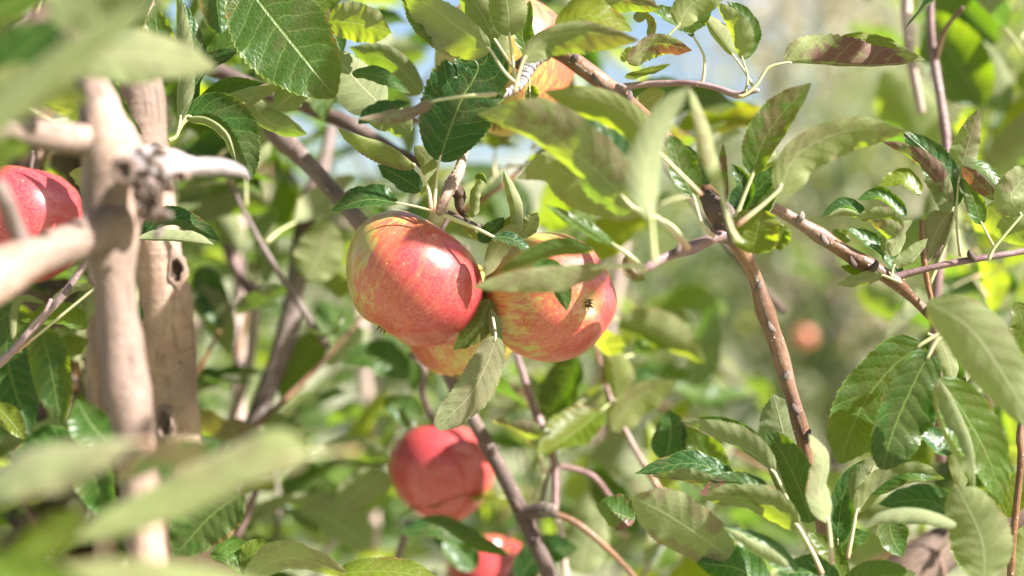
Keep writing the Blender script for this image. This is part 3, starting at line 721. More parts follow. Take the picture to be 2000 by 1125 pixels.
apple(805, 546, 0.800, 146, (0.50, 0.12, 0.84), 'large red and yellow streaked apple of the touching pair, bright highlight, left of its neighbour', (0.8, -0.5, -0.35), 0.36, hr=0.82, seed=4, cone=0.07)
apple(1075, 580, 0.815, 129, (-0.62, 0.78, 0.10), 'yellow and red apple with its calyx facing out, crossed by a blurred leaf', (0.9, -0.1, -0.3), 0.38, hr=0.96, seed=9, cone=0.06)
apple(904, 625, 0.885, 122, (0.1, 0.1, 1), 'shaded apple peeping out below and behind the touching pair', (-0.9, -0.3, -0.2), 0.0, hr=0.95, seed=12)
apple(864, 921, 1.0, 105, (0.05, 0.14, 1), 'whole dark pink apple hanging alone below the three clustered apples', (0.2, -1, 0.1), 0.52, hr=0.92, seed=15)
apple(962, 1132, 1.13, 90, (0.3, -0.3, 1), 'red apple cut by the bottom edge beneath the lone pink apple', (0.2, -0.6, 0.9), 0.45, hr=0.93, seed=18)
apple(982, 128, 0.85, 140, (0.1, 0.3, 1), 'orange and pink apple at the top, half hidden by a dark serrated leaf', (0.95, -0.1, 0.1), -0.02, hr=0.97, seed=21)
apple(42, 437, 0.84, 122, (0.15, 0.05, 1), 'deep red apple at the left edge behind a tan forked branch', (0.6, -0.9, 0.1), 0.62, hr=0.95, seed=25)
apple(1568, 660, 4.4, 24, (0, 0, 1), 'tiny out of focus apple glowing on a tree beyond the bare twig', (0, -1, 0), 0.0, hr=0.9, seed=28)
# stalk of the right apple, seen above it
pxtube('fruit_spur', [(868, 412, 0.79, 9), (930, 440, 0.80, 9), (985, 470, 0.85, 9), (1010, 560, 0.88, 9)], M_GREYB, T)
# ---------------------------------------------------------------- leaves one can tell apart
# top left, sharp
L(0.775, [(470, -46), (520, 20), (580, 95), (655, 190)], 84, 92, tilt=0.35, curl=0.15, prof=(0.5, 0.62), stalk=[(440, -90)])
L(0.80, [(425, -60), (425, 10), (432, 68)], 30, 34, z=(22, 20), curl=0.3)
L(0.80, [(585, 40), (625, 8), (680, -30)], 34, 34, tilt=0.6, tint=0.35)
L(0.82, [(628, 15), (650, 60), (668, 108)], 26, 30, tilt=0.7)
L(0.79, [(643, 40), (700, 45), (765, 64)], 34, 38, face=-1, tilt=0.7, tint=0.3, curl=0.3)
L(0.80, [(748, 210), (700, 162), (645, 98)], 52, 44, face=-1, tilt=-0.5, curl=0.25, stalk=[(775, 240), (800, 250)])
L(0.84, [(825, 180), (765, 120), (682, 92)], 40, 22, face=-1, tilt=0.9, tint=0.25)
L(0.77, [(688, 142), (740, 148), (802, 182)], 15, 20, tilt=1.0, curl=0.4)
L(0.74, [(958, 98), (880, 40), (785, -30)], 58, 24, face=-1, tilt=0.6, tint=0.15, curl=0.2, stalk=[(985, 140), (1015, 170)])
L(0.745, [(925, 85), (850, 48), (780, -20)], 34, 6, z=(24, 10), curl=0.2)
L(0.76, [(968, 80), (940, 25), (900, -40)], 40, 36, face=-1, tilt=0.6, tint=0.5, stalk=[(1000, 130)])
L(0.772, [(858, 314), (880, 250), (905, 190), (935, 128), (890, 92)], 74, 72, tilt=0.28, z=(4, -4), curl=0.12, prof=(0.48, 0.5), stalk=[(852, 360), (847, 410)], sw=9, m=6)
L(0.71, [(850, 196), (790, 222), (697, 232)], 14, 24, face=-1, tilt=-0.7, tint=0.1, blotch=0.6, curl=0.8, stalk=[(905, 188), (968, 184)], sw=10)
L(0.725, [(700, 242), (740, 225), (800, 200)], 22, 12, tilt=0.9, curl=0.5, blotch=0.4)
L(0.77, [(812, 325), (765, 290), (690, 262), (660, 250)], 38, 8, face=-1, z=(6, 16), curl=0.25, tint=0.85, blotch=0.35, stalk=[(835, 365), (842, 410)], sw=10)
L(0.785, [(822, 372), (790, 350), (738, 322)], 26, 24, tilt=0.7, curl=0.3)
L(0.765, [(776, 396), (715, 390), (645, 413)], 17, 28, tilt=0.9, curl=0.25, stalk=[(815, 404), (850, 414)], sw=6)
L(0.79, [(800, 262), (770, 235), (720, 240)], 30, 26, face=-1, tilt=0.5)
L(0.80, [(812, 285), (838, 330), (822, 380)], 20, 16, face=-1, tilt=0.5, tint=0.3)
# left
L(0.76, [(352, 235), (358, 150), (352, 60), (345, -20)], 18, 24, face=-1, z=(12, -8), curl=0.4, stalk=[(345, 265), (330, 275)], sw=10)
L(0.775, [(352, 190), (378, 100), (348, -10)], 4, 22, z=(4, 12), curl=0.3)
L(0.79, [(378, 215), (385, 150), (470, 95)], 28, 20, tilt=0.7, curl=0.4)
L(0.78, [(384, 226), (450, 188), (556, 164)], 26, 28, face=-1, z=(22, -14), curl=(1.2, 0.35), stalk=[(360, 240), (345, 262)], sw=8)
L(0.79, [(386, 222), (430, 180), (520, 162)], 22, 6, z=(10, 8), curl=0.4)
L(0.77, [(364, 228), (415, 228), (455, 268), (492, 354)], 54, 6, z=(14, 10), curl=0.25, stalk=[(350, 250)], m=6)
L(0.762, [(364, 228), (405, 232), (442, 262), (462, 315)], 6, 26, face=-1, z=(6, 14), curl=0.6, tint=0.4)
L(0.79, [(540, 210), (578, 180), (610, 175)], 26, 30, face=-1, tilt=0.8, tint=0.2)
L(0.80, [(490, 190), (520, 235), (600, 262)], 24, 26, face=-1, tilt=0.9)
L(0.86, [(218, 160), (240, 225), (278, 262)], 16, 22, tilt=0.4, curl=0.3)
L(0.82, [(320, 150), (312, 90), (300, 10)], 34, 36, tilt=0.6)
L(0.84, [(400, 120), (450, 90), (510, 60)], 30, 34, tilt=0.7)
L(0.86, [(470, 130), (520, 105), (590, 110)], 26, 30, tilt=0.7)
L(0.785, [(268, 466), (330, 425), (430, 470)], 22, 12, z=(14, 16), curl=0.35, prof=(0.45, 0.6), m=6, stalk=[(240, 480)])
L(0.775, [(272, 466), (345, 468), (418, 478)], 30, 4, face=-1, z=(16, 4), curl=(0.5, 0), m=6)
L(0.81, [(175, 375), (155, 350), (135, 338)], 14, 26, face=-1, tilt=0.3, ruf=0.25)
L(0.84, [(265, 640), (272, 615), (270, 590)], 8, 10, tilt=0.3)
L(0.83, [(170, 640), (120, 618), (40, 625)], 20, 24, tilt=1.0, tint=0.1)
L(0.82, [(188, 560), (130, 575), (70, 640)], 8, 12, face=-1, tilt=0.9, curl=0.6, stalk=[(30, 690)], sw=8, tint=0.5)
L(0.83, [(88, 592), (40, 590), (30, 650), (42, 690)], 8, 10, face=-1, z=(8, -8), curl=0.9, tint=0.5)
L(0.86, [(80, 640), (100, 720), (120, 830)], 44, 40, tilt=0.6, curl=0.4)
L(0.88, [(10, 640), (20, 730), (60, 850)], 50, 50, tilt=0.6, curl=0.4)
L(0.85, [(30, 600), (-10, 640), (-30, 720)], 40, 40, tilt=0.6)
L(0.87, [(60, 690), (110, 690), (175, 665)], 32, 34, tilt=0.7)
L(0.83, [(-10, 790), (20, 820), (48, 858)], 22, 20, tilt=0.5, tint=0.5)
L(0.88, [(150, 900), (90, 880), (20, 900)], 40, 40, tilt=0.7)
L(0.84, [(170, 560), (175, 600), (150, 640)], 14, 14, face=-1, tilt=0.6)
# left foreground, strongly blurred
L(0.43, [(-120, 330), (20, 200), (170, 80), (330, -10)], 34, 40, face=-1, tilt=-0.3, tint=0.45, curl=0.4, stalk=[(-200, 420)], sw=16)
L(0.53, [(-60, 200), (20, 120), (120, 40)], 60, 66, tilt=0.6, curl=0.3)
L(0.55, [(105, 122), (200, 108), (300, 112), (425, 134)], 66, 50, face=-1, tilt=-0.6, curl=0.3, stalk=[(60, 150), (-20, 220)], sw=12)
L(0.50, [(-40, 225), (60, 185), (175, 195)], 58, 34, face=-1, tilt=0.6, tint=0.75)
L(0.48, [(100, 40), (180, -10), (300, -40)], 60, 60, face=-1, tilt=0.5, tint=0.2)
L(0.56, [(-60, 60), (20, 10), (120, -40)], 60, 60, tilt=0.5, tint=0.1)
L(0.55, [(-20, 330), (20, 300), (60, 290)], 34, 34, tilt=0.8, tint=0.3)
L(0.46, [(250, 866), (150, 880), (40, 905), (-120, 1030)], 64, 30, face=-1, z=(-40, 20), curl=(0.3, 0.6), blotch=0.2, ruf=0.12, stalk=[(290, 862)], sw=14)
L(0.47, [(600, 888), (500, 905), (330, 985), (130, 1060)], 34, 68, face=-1, z=(-24, 32), curl=(0.3, 0.4), blotch=0.2, ruf=0.10, prof=(0.42, 0.85), stalk=[(700, 880)], sw=12)
L(0.50, [(420, 880), (330, 900), (215, 940)], 22, 34, tilt=0.9, tint=0.1, blotch=0.4)
L(0.44, [(-60, 1160), (200, 1135), (430, 1145), (640, 1210)], 40, 60, face=-1, tilt=-0.5, tint=0.4)
L(0.42, [(200, 1210), (40, 1150), (-100, 1090)], 50, 60, tilt=0.5, tint=0.3)
L(0.47, [(160, 1010), (90, 1060), (10, 1080)], 40, 40, tilt=0.6, tint=0.1)
L(0.70, [(470, 965), (410, 1010), (340, 1088)], 52, 66, z=(18, -14), curl=0.2)
L(0.66, [(215, 865), (180, 830), (150, 780)], 42, 34, tilt=0.5)
L(0.66, [(170, 900), (190, 950), (205, 1010)], 44, 40, tilt=0.4)
L(0.58, [(140, 975), (150, 1010), (120, 1060)], 20, 24, face=-1, tilt=0.3, blotch=0.3)
L(0.66, [(240, 960), (300, 930), (350, 900)], 34, 30, tilt=0.8)
L(0.775, [(410, 1085), (450, 1095), (520, 1150)], 38, 12, tilt=0.8, tint=0.1)
L(0.775, [(470, 1100), (500, 1080), (545, 1085)], 22, 20, tilt=0.8, tint=0.4)
L(0.775, [(660, 1120), (750, 1115), (850, 1128)], 22, 26, tilt=0.9, tint=0.35, prof=(0.5, 0.5))
L(0.73, [(480, 1130), (560, 1090), (680, 1120)], 34, 40, face=-1, tilt=0.7, blotch=0.2)
# around the pair of apples
L(0.66, [(1182, 520), (1090, 536), (1000, 545), (918, 562)], 32, 18, z=(2, -2), tint=0.2, blotch=0.3, face=-1, curl=(0.2, 0.3), stalk=[(1235, 520), (1262, 527)], sw=13, label='pale grey green blurred leaf crossing the right apple')
L(0.675, [(1160, 488), (1080, 486), (975, 530)], 14, 20, z=(12, 4), face=1, curl=0.2)
L(0.715, [(1040, 520), (1080, 545), (1108, 608)], 30, 14, z=(10, 6), curl=0.2, m=6)
L(0.765, [(962, 462), (1000, 466), (1040, 492)], 10, 20, tilt=1.3, curl=0.3, stalk=[(930, 446), (866, 420)], sw=10)
L(0.78, [(1010, 440), (970, 490), (948, 540)], 26, 20, face=-1, tilt=0.6, tint=0.5)
L(0.79, [(935, 470), (958, 450), (985, 425)], 16, 20, tilt=0.4, ruf=0.2)
L(0.785, [(1012, 455), (1005, 400), (984, 334)], 20, 26, face=-1, z=(12, 8), curl=0.7, tint=0.15, blotch=0.3, m=6)
L(0.79, [(1015, 462), (1035, 440), (1050, 415)], 20, 18, face=-1, tilt=0.4, ruf=0.3, blotch=0.5)
L(0.79, [(990, 468), (992, 445), (1000, 420)], 14, 12, tilt=0.4, ruf=0.3, blotch=0.6)
L(0.79, [(922, 425), (924, 385), (936, 340)], 14, 14, face=-1, z=(10, -8), curl=1.0, ruf=0.2, tint=0.5)
L(0.785, [(928, 352), (940, 345), (950, 360)], 10, 12, tilt=0.3, curl=1.2, tint=0.4)
L(0.80, [(905, 415), (915, 440), (935, 470)], 12, 14, face=-1, tilt=0.6, tint=0.3)
L(0.765, [(968, 658), (950, 712), (915, 775), (852, 836)], 38, 34, face=-1, z=(8, -8), curl=0.2, prof=(0.38, 0.35), blotch=0.15, stalk=[(966, 640, 1.5), (958, 600, 3.5)], sw=8, m=6, label='pale underside of a leaf hanging below the apples')
L(0.79, [(956, 585), (930, 640), (885, 684)], 26, 24, z=(12, 8), curl=0.2)
L(0.79, [(975, 670), (968, 640), (958, 600)], 14, 12, face=-1, tilt=0.4)
L(0.70, [(1240, 500), (1235, 520), (1260, 548)], 10, 26, z=(12, -8), curl=0.3, tint=0.4, blotch=0.5)
# crossing foreground leaves, upper centre right
L(0.665, [(1240, 408), (1160, 330), (1050, 250), (932, 222)], 34, 62, face=-1, tilt=0.5, curl=0.3, blotch=0.35, stalk=[(1290, 430), (1345, 485)], sw=14)
L(0.672, [(1225, 370), (1180, 290), (1100, 235)], 6, 44, z=(10, 16), curl=0.1)
L(0.69, [(1255, 415), (1150, 365), (1075, 325), (1008, 350)], 50, 42, face=-1, tilt=0.4, curl=0.2, stalk=[(1310, 440), (1345, 485)], sw=13)
L(0.675, [(1300, 310), (1240, 235), (1170, 195), (1062, 178)], 52, 24, face=-1, tilt=0.3, tint=0.6, stalk=[(1370, 380)], sw=10)
L(0.60, [(1272, 430), (1262, 330), (1300, 230), (1345, 170)], 36, 34, face=-1, z=(-24, 26), curl=0.5, stalk=[(1275, 470), (1278, 510)], sw=14)
L(0.64, [(1410, 380), (1388, 300), (1375, 240), (1345, 170)], 20, 26, face=-1, z=(-18, 18), curl=0.7, blotch=0.3, stalk=[(1425, 440), (1440, 470)], sw=13)
L(0.72, [(1355, 385), (1330, 330), (1308, 262)], 26, 34, tilt=0.4, curl=0.4, stalk=[(1372, 440), (1395, 462)], sw=10)
L(0.735, [(1385, 360), (1350, 320), (1330, 280)], 18, 24, tilt=0.5, curl=0.4)
L(0.67, [(1240, 405), (1180, 370), (1130, 345)], 40, 30, face=-1, tilt=0.6)
L(0.69, [(1200, 480), (1130, 440), (1065, 400)], 12, 14, tilt=1.3, curl=0.3, stalk=[(1230, 500), (1258, 525)], sw=12)
L(0.725, [(1470, 340), (1490, 280), (1530, 220), (1585, 162)], 42, 30, z=(8, -12), curl=0.3, blotch=0.3, stalk=[(1450, 390), (1435, 430)], sw=12)
L(0.745, [(1490, 320), (1515, 250), (1550, 235)], 10, 24, face=-1, z=(4, 10), tint=0.3)
L(0.70, [(1520, 372), (1560, 300), (1660, 255), (1775, 255)], 30, 52, face=-1, tilt=0.5, tint=0.72, curl=0.2, prof=(0.35, 0.75), stalk=[(1490, 400), (1440, 440)], sw=12, blotch=0.2, label='long arching yellow green leaf')
L(0.715, [(1470, 495), (1480, 450), (1490, 410)], 52, 44, tilt=0.8, tint=0.3, ruf=0.22, curl=0.5, blotch=0.2, prof=(0.4, 0.4))
L(0.72, [(1500, 470), (1520, 460), (1535, 440)], 30, 30, tilt=0.4, tint=0.4, ruf=0.25, curl=0.5)
L(0.735, [(1435, 420), (1450, 370), (1430, 320)], 26, 26, tilt=0.5, curl=0.6)
L(0.74, [(1430, 410), (1480, 370), (1530, 320)], 24, 24, tilt=0.7, curl=0.6)
L(0.73, [(1415, 400), (1410, 350), (1412, 280)], 10, 12, tilt=0.6, blotch=1)
L(0.74, [(1448, 430), (1490, 410), (1520, 360)], 20, 22, tilt=0.7, tint=0.1, curl=0.7)
# top right of centre
L(0.70, [(1022, 118), (1060, 78), (1140, 62), (1248, 78)], 18, 44, face=-1, tilt=0.7, tint=0.55, blotch=0.3, stalk=[(1012, 150), (1005, 180)], sw=10)
L(0.74, [(1085, 60), (1150, 30), (1235, 60)], 34, 32, tilt=0.6, tint=0.5)
L(0.75, [(995, 70), (990, 10), (975, -60)], 40, 40, face=-1, tilt=0.4, tint=0.65, stalk=[(1003, 130), (1008, 170)], sw=10)
L(0.80, [(985, 120), (975, 80), (960, 30)], 18, 16, face=-1, tilt=0.3)
L(0.80, [(1030, 110), (1020, 60), (1035, 0)], 16, 24, tilt=0.4, tint=0.1)
L(0.75, [(1160, 8), (1220, 0), (1290, 18)], 20, 24, face=-1, tilt=0.8, tint=0.6, blotch=0.5)
L(0.76, [(1225, 120), (1280, 85), (1352, 98)], 16, 34, face=-1, tilt=0.8, blotch=1.3, curl=0.5, label='purple brown blotched leaf')
L(0.775, [(1240, 40), (1255, 25), (1262, 5)], 14, 14, face=-1, tilt=0.3, curl=0.8, blotch=0.8)
L(0.78, [(1268, 72), (1275, 50), (1262, 25)], 12, 12, face=-1, tilt=0.3, curl=0.8, blotch=0.7)
L(0.775, [(1330, 55), (1290, 28), (1235, 2)], 10, 18, tilt=1.1, blotch=0.8, ruf=0.15)
L(0.76, [(1325, 50), (1350, 10), (1425, -25)], 30, 34, face=-1, tilt=0.5, tint=0.6, stalk=[(1305, 70)], sw=7)
L(0.78, [(1335, 60), (1365, 35), (1390, 20)], 12, 22, tilt=0.8)
L(0.785, [(1432, 108), (1395, 60), (1372, 28)], 10, 30, face=-1, z=(8, 6), curl=0.3, stalk=[(1455, 140), (1472, 172)], sw=7)
L(0.775, [(1450, 115), (1440, 60), (1400, 5)], 14, 26, face=-1, z=(8, -10), tint=0.35, curl=0.3, stalk=[(1460, 150), (1456, 180)], sw=6)
L(0.785, [(1450, 116), (1458, 50), (1420, 2)], 8, 26, z=(6, 10), curl=0.3)
L(0.79, [(1355, 72), (1340, 60), (1320, 55)], 6, 8, stalk=[(1375, 110), (1374, 150), (1370, 163)], sw=8)
L(0.80, [(1240, 215), (1275, 190), (1300, 180)], 20, 26, face=-1, tilt=0.5, tint=0.4)
L(0.80, [(1220, 150), (1250, 145), (1310, 125)], 8, 12, tilt=1.0, tint=0.3)
L(0.80, [(1215, 120), (1225, 105), (1240, 90)], 10, 14, tint=0.3, ruf=0.2)
L(0.77, [(1533, 123), (1600, 122), (1700, 128), (1808, 118)], 62, 3, face=-1, z=(6, 12), tint=0.6, blotch=0.85, curl=(0.35, 0.2), ruf=0.1, prof=(0.35, 0.7), stalk=[(1500, 133), (1478, 165), (1455, 186), (1442, 188)], sw=8, m=7, label='olive leaf blotched with purple on a long curved stalk')
L(0.785, [(1600, 100), (1680, 78), (1775, 95)], 14, 16, z=(8, 6), tint=0.5, ruf=0.15)
L(0.79, [(1036, 200), (1040, 182), (1035, 165)], 15, 14, z=(4, -4), stalk=[(1033, 140)], sw=4)
# right side
L(0.80, [(1868, 402), (1850, 350), (1815, 300), (1762, 255)], 34, 30, z=(12, 10), curl=0.3, stalk=[(1850, 470), (1815, 555)], sw=9)
L(0.79, [(1858, 398), (1830, 350), (1790, 310), (1722, 276)], 8, 22, face=-1, tilt=0.6, blotch=1.2, curl=0.4)
L(0.80, [(1872, 350), (1888, 290), (1911, 212)], 28, 22, face=-1, z=(10, -6), blotch=0.4, curl=0.2, stalk=[(1868, 420), (1876, 500)], sw=8)
L(0.80, [(1800, 378), (1765, 350), (1716, 362)], 22, 20, tilt=0.9, tint=0.55)
L(0.80, [(1918, 438), (1900, 385), (1872, 345)], 24, 18, tilt=0.5, curl=0.3, stalk=[(1940, 480)], sw=7)
L(0.80, [(1882, 320), (1925, 330), (1972, 378)], 12, 18, tilt=1.0, curl=0.4)
L(0.79, [(1882, 325), (1915, 360), (1955, 395)], 12, 16, face=-1, tilt=0.8, blotch=1.0)
L(0.77, [(1995, 420), (1975, 380), (2030, 320)], 34, 30, face=-1, tilt=0.5, blotch=0.3, tint=0.2, stalk=[(1945, 480), (1930, 508)], sw=9)
L(0.81, [(1930, 400), (1960, 430), (2010, 480)], 34, 34, face=-1, tilt=0.6, tint=0.6)
L(0.80, [(1858, 410), (1830, 450), (1805, 520)], 30, 30, face=-1, z=(8, -4), blotch=0.3, stalk=[(1855, 400)], sw=6)
L(0.795, [(1852, 415), (1840, 370), (1805, 350)], 22, 18, face=-1, tilt=0.4)
L(0.79, [(1690, 418), (1650, 402), (1602, 424)], 14, 14, tilt=1.0, curl=0.9)
L(0.785, [(1680, 425), (1645, 418), (1610, 428)], 4, 10, face=-1, tilt=0.8, curl=0.8, blotch=0.6)
L(0.79, [(1770, 420), (1720, 384), (1675, 390)], 18, 18, tilt=0.8, curl=1.0)
L(0.775, [(1765, 450), (1720, 425), (1672, 425)], 16, 20, face=-1, tilt=0.7, curl=0.6, blotch=0.7, tint=0.3)
L(0.77, [(1742, 500), (1750, 460), (1700, 430)], 20, 20, face=-1, tilt=0.6, curl=0.6, blotch=0.5, tint=0.2)
L(0.79, [(1760, 540), (1720, 490), (1655, 445)], 20, 22, tilt=0.8, curl=0.4, stalk=[(1765, 548)], sw=7)
L(0.78, [(1745, 520), (1780, 500), (1812, 466)], 18, 16, face=-1, tilt=0.6, curl=0.7, tint=0.2, stalk=[(1740, 542)], sw=7)
L(0.785, [(1735, 500), (1742, 470), (1782, 430)], 20, 18, face=-1, tilt=0.6, curl=0.6)
L(0.79, [(1720, 528), (1690, 520), (1650, 508)], 14, 12, tilt=0.7)
L(0.78, [(1725, 538), (1680, 550), (1634, 555)], 12, 16, face=-1, tilt=0.7, tint=0.4, stalk=[(1760, 552)], sw=8)
L(0.79, [(1700, 540), (1670, 530), (1642, 520)], 12, 12, tilt=0.5, tint=0.3)
L(0.80, [(1660, 470), (1640, 460), (1625, 450)], 14, 14, tilt=0.6, tint=0.4)
L(0.73, [(1800, 672), (1740, 720), (1680, 800), (1638, 905)], 70, 62, z=(6, -6), curl=0.25, prof=(0.45, 0.55), m=6, label='large dark green leaf with curled edge', stalk=[(1830, 655), (1850, 650)], sw=12)
L(0.715, [(1815, 690), (1785, 750), (1750, 830), (1722, 918)], 66, 62, z=(14, -4), curl=(0.15, 0.6), ruf=0.12, prof=(0.42, 0.5), m=6, stalk=[(1830, 665), (1862, 655)], sw=13)
L(0.66, [(1812, 590), (1890, 640), (1950, 720), (2030, 850)], 56, 56, face=-1, tilt=0.3, tint=0.12, curl=0.25)
L(0.70, [(1835, 740), (1880, 800), (1930, 890), (1960, 985)], 50, 54, z=(8, -10), tint=0.08, curl=0.2)
L(0.695, [(1835, 740), (1870, 800), (1900, 880), (1905, 960)], 4, 44, face=-1, z=(4, 8), curl=0.3)
L(0.775, [(1832, 660), (1852, 700), (1862, 750)], 24, 22, face=-1, z=(6, -6), curl=0.3, stalk=[(1812, 652)], sw=8)
L(0.80, [(1888, 720), (1905, 740), (1882, 790)], 22, 28, face=-1, tilt=-0.7, curl=0.5)
L(0.80, [(1870, 870), (1830, 860), (1790, 820)], 26, 22, tilt=0.7)
L(0.80, [(1890, 850), (1875, 900), (1880, 960)], 24, 22, face=-1, tilt=0.5, tint=0.2)
L(0.74, [(1985, 590), (1998, 640), (1970, 690)], 26, 24, tilt=0.5, tint=0.2)
# lower right cluster
L(0.725, [(1512, 922), (1460, 880), (1400, 850), (1328, 822)], 6, 34, face=-1, tilt=0.6, tint=0.35, curl=0.3, stalk=[(1540, 980), (1590, 1080)], sw=10)
L(0.735, [(1495, 880), (1430, 840), (1350, 820)], 14, 22, z=(8, -2), curl=0.2)
L(0.735, [(1585, 1020), (1560, 950), (1525, 880), (1495, 838)], 38, 42, z=(10, -6), curl=0.25, m=6)
L(0.73, [(1535, 975), (1515, 920), (1478, 850)], 14, 10, face=-1, z=(4, 4), tint=0.4)
L(0.70, [(1618, 1020), (1600, 960), (1608, 900), (1580, 848)], 26, 32, face=-1, z=(-20, 22), curl=0.4, blotch=0.15, stalk=[(1622, 1060), (1625, 1100)], sw=12)
L(0.79, [(1545, 930), (1530, 850), (1510, 770)], 52, 56, face=-1, z=(6, -2), curl=0.2, m=6)
L(0.72, [(1425, 1088), (1370, 1050), (1300, 1005), (1238, 972)], 56, 54, face=-1, tilt=0.15, blotch=0.4, curl=0.15, prof=(0.42, 0.45), m=6, label='broad grey green leaf underside with pinkish freckles')
L(0.75, [(1440, 935), (1350, 905), (1240, 925)], 18, 20, tilt=1.0, curl=0.2)
L(0.735, [(1430, 960), (1340, 935), (1270, 930)], 8, 20, face=-1, tilt=0.6, blotch=0.7)
L(0.73, [(1520, 980), (1440, 945), (1365, 965)], 34, 20, tilt=1.2, blotch=1.2, tint=0.1)
L(0.72, [(1560, 1030), (1500, 985), (1430, 970), (1372, 972)], 38, 30, face=-1, tilt=0.6, tint=0.55, stalk=[(1590, 1085), (1605, 1120)], sw=12)
L(0.70, [(1560, 1110), (1500, 1060), (1412, 1028)], 36, 10, tilt=0.8, curl=0.3)
L(0.69, [(1540, 1110), (1480, 1080), (1415, 1032)], 6, 20, face=-1, tilt=0.5, tint=0.1, curl=0.7)
L(0.76, [(1635, 1060), (1650, 960), (1710, 890)], 26, 30, tilt=0.5, curl=0.4, stalk=[(1632, 1110)], sw=9)
L(0.75, [(1668, 985), (1675, 930), (1712, 885)], 14, 20, face=-1, z=(8, -4), tint=0.25)
L(0.74, [(1672, 1000), (1720, 950), (1780, 930), (1845, 935)], 34, 20, face=-1, tilt=0.6, tint=0.5, curl=0.3, stalk=[(1665, 1040), (1655, 1090)], sw=10)
L(0.74, [(1700, 965), (1760, 920), (1840, 930)], 20, 24, tilt=0.9, tint=0.05)
L(0.69, [(1868, 1025), (1800, 1000), (1730, 1005), (1688, 1030)], 20, 18, face=-1, tilt=-0.8, curl=0.9)
L(0.71, [(1880, 1040), (1820, 980), (1715, 985)], 26, 30, tilt=0.8, curl=0.3)
L(0.69, [(1922, 1130), (1915, 1050), (1868, 950)], 56, 60, face=-1, tilt=0.2, tint=0.55, curl=0.3, prof=(0.4, 0.5), label='bright lime leaf lit from behind')
L(0.75, [(1740, 1000), (1740, 1040), (1762, 1088)], 34, 30, tilt=0.5)
L(0.80, [(1960, 1010), (1985, 960), (2010, 900)], 24, 26, tilt=0.5, tint=0.4)
L(0.78, [(1990, 1130), (2000, 1080), (2010, 1020)], 34, 34, face=-1, tilt=0.4, tint=0.6)
L(0.78, [(1860, 1060), (1880, 1090), (1910, 1130)], 26, 20, tilt=0.6, tint=0.3)
L(0.72, [(1500, 1150), (1440, 1110), (1360, 1100)], 40, 40, tilt=0.8)
L(0.72, [(1640, 1150), (1590, 1120), (1520, 1120)], 28, 30, tilt=0.8)
L(0.74, [(1650, 1140), (1620, 1080), (1575, 1040)], 24, 24, tilt=0.6, tint=0.25)
L(0.80, [(1240, 1015), (1200, 1000), (1165, 985)], 32, 34, tilt=0.7, blotch=0.8)
L(0.86, [(1410, 960), (1380, 900), (1330, 830)], 44, 40, tilt=0.4)
L(0.86, [(1300, 900), (1310, 850), (1305, 800)], 40, 36, tilt=0.7)
L(0.80, [(1620, 1110), (1650, 1060), (1700, 1040)], 22, 24, tilt=0.7)
L(0.72, [(1640, 1170), (1700, 1130), (1790, 1120)], 30, 30, tilt=0.7, tint=0.1)
# mid distance, softly blurred but single
L(0.97, [(1205, 835), (1205, 760), (1190, 662)], 28, 40, face=-1, tilt=0.3, tint=0.85)
L(0.96, [(1195, 840), (1240, 780), (1322, 745)], 26, 44, face=-1, tilt=0.3, tint=0.95, blotch=0.2)
L(0.97, [(1235, 745), (1260, 735), (1295, 745)], 18, 18, tilt=0.7)
L(1.02, [(600, 545), (628, 490), (640, 425)], 52, 46, face=-1, tilt=0.3, tint=0.45)
L(1.06, [(400, 400), (450, 395), (530, 405)], 34, 30, face=-1, tilt=0.9, tint=0.3)
L(1.08, [(500, 380), (515, 460), (520, 560)], 26, 26, face=-1, tilt=0.4)
L(1.05, [(395, 520), (410, 580), (440, 640)], 36, 34, tilt=0.8)
L(1.05, [(380, 560), (420, 620), (450, 690)], 38, 36, face=-1, tilt=0.5, tint=0.4)
L(1.05, [(640, 660), (600, 690), (545, 780)], 40, 34, tilt=0.6, tint=0.2)
L(1.03, [(800, 735), (730, 700), (665, 710)], 26, 34, tilt=1.0, tint=0.1)
L(1.00, [(825, 820), (785, 800), (748, 780)], 30, 30, tilt=0.6)
L(1.02, [(600, 850), (555, 850), (520, 800)], 44, 40, face=-1, tilt=0.5, tint=0.4)
L(0.93, [(785, 1040), (850, 1032), (910, 1055), (995, 1085)], 22, 20, tilt=0.9, curl=0.3)
L(1.03, [(760, 905), (700, 880), (630, 870)], 24, 28, face=-1, tilt=0.7)
L(1.03, [(765, 930), (700, 960), (655, 1010)], 40, 36, face=-1, tilt=0.4, tint=0.2)
L(1.08, [(640, 930), (600, 960), (620, 1040)], 50, 50, tilt=0.6)
L(1.06, [(720, 1070), (640, 1010), (560, 980)], 46, 50, face=-1, tilt=0.6, tint=0.15)
L(1.0, [(930, 1110), (880, 1060), (840, 1040)], 30, 30, tilt=0.7)
L(1.08, [(1100, 880), (1110, 820), (1090, 760)], 40, 40, face=-1, tilt=0.4, tint=0.35)
L(1.05, [(1060, 780), (1010, 770), (960, 800)], 36, 34, face=-1, tilt=0.6, tint=0.2)
L(1.0, [(1130, 1120), (1150, 1050), (1180, 1000)], 48, 50, face=-1, tilt=0.4, tint=0.25)
L(0.98, [(1010, 1130), (1060, 1080), (1130, 1070)], 34, 34, tilt=0.5)
L(1.3, [(1420, 610), (1340, 590), (1240, 630)], 26, 30, face=1, tilt=1.1, tint=0.2)
L(1.25, [(1810, 300), (1780, 220), (1720, 140)], 66, 60, face=-1, tilt=0.4, tint=0.35)
L(1.1, [(1845, 150), (1870, 100), (1900, 60)], 30, 34, tilt=0.6)
L(1.1, [(1835, 40), (1860, 0), (1920, -40)], 34, 34, tilt=0.5, tint=0.3)
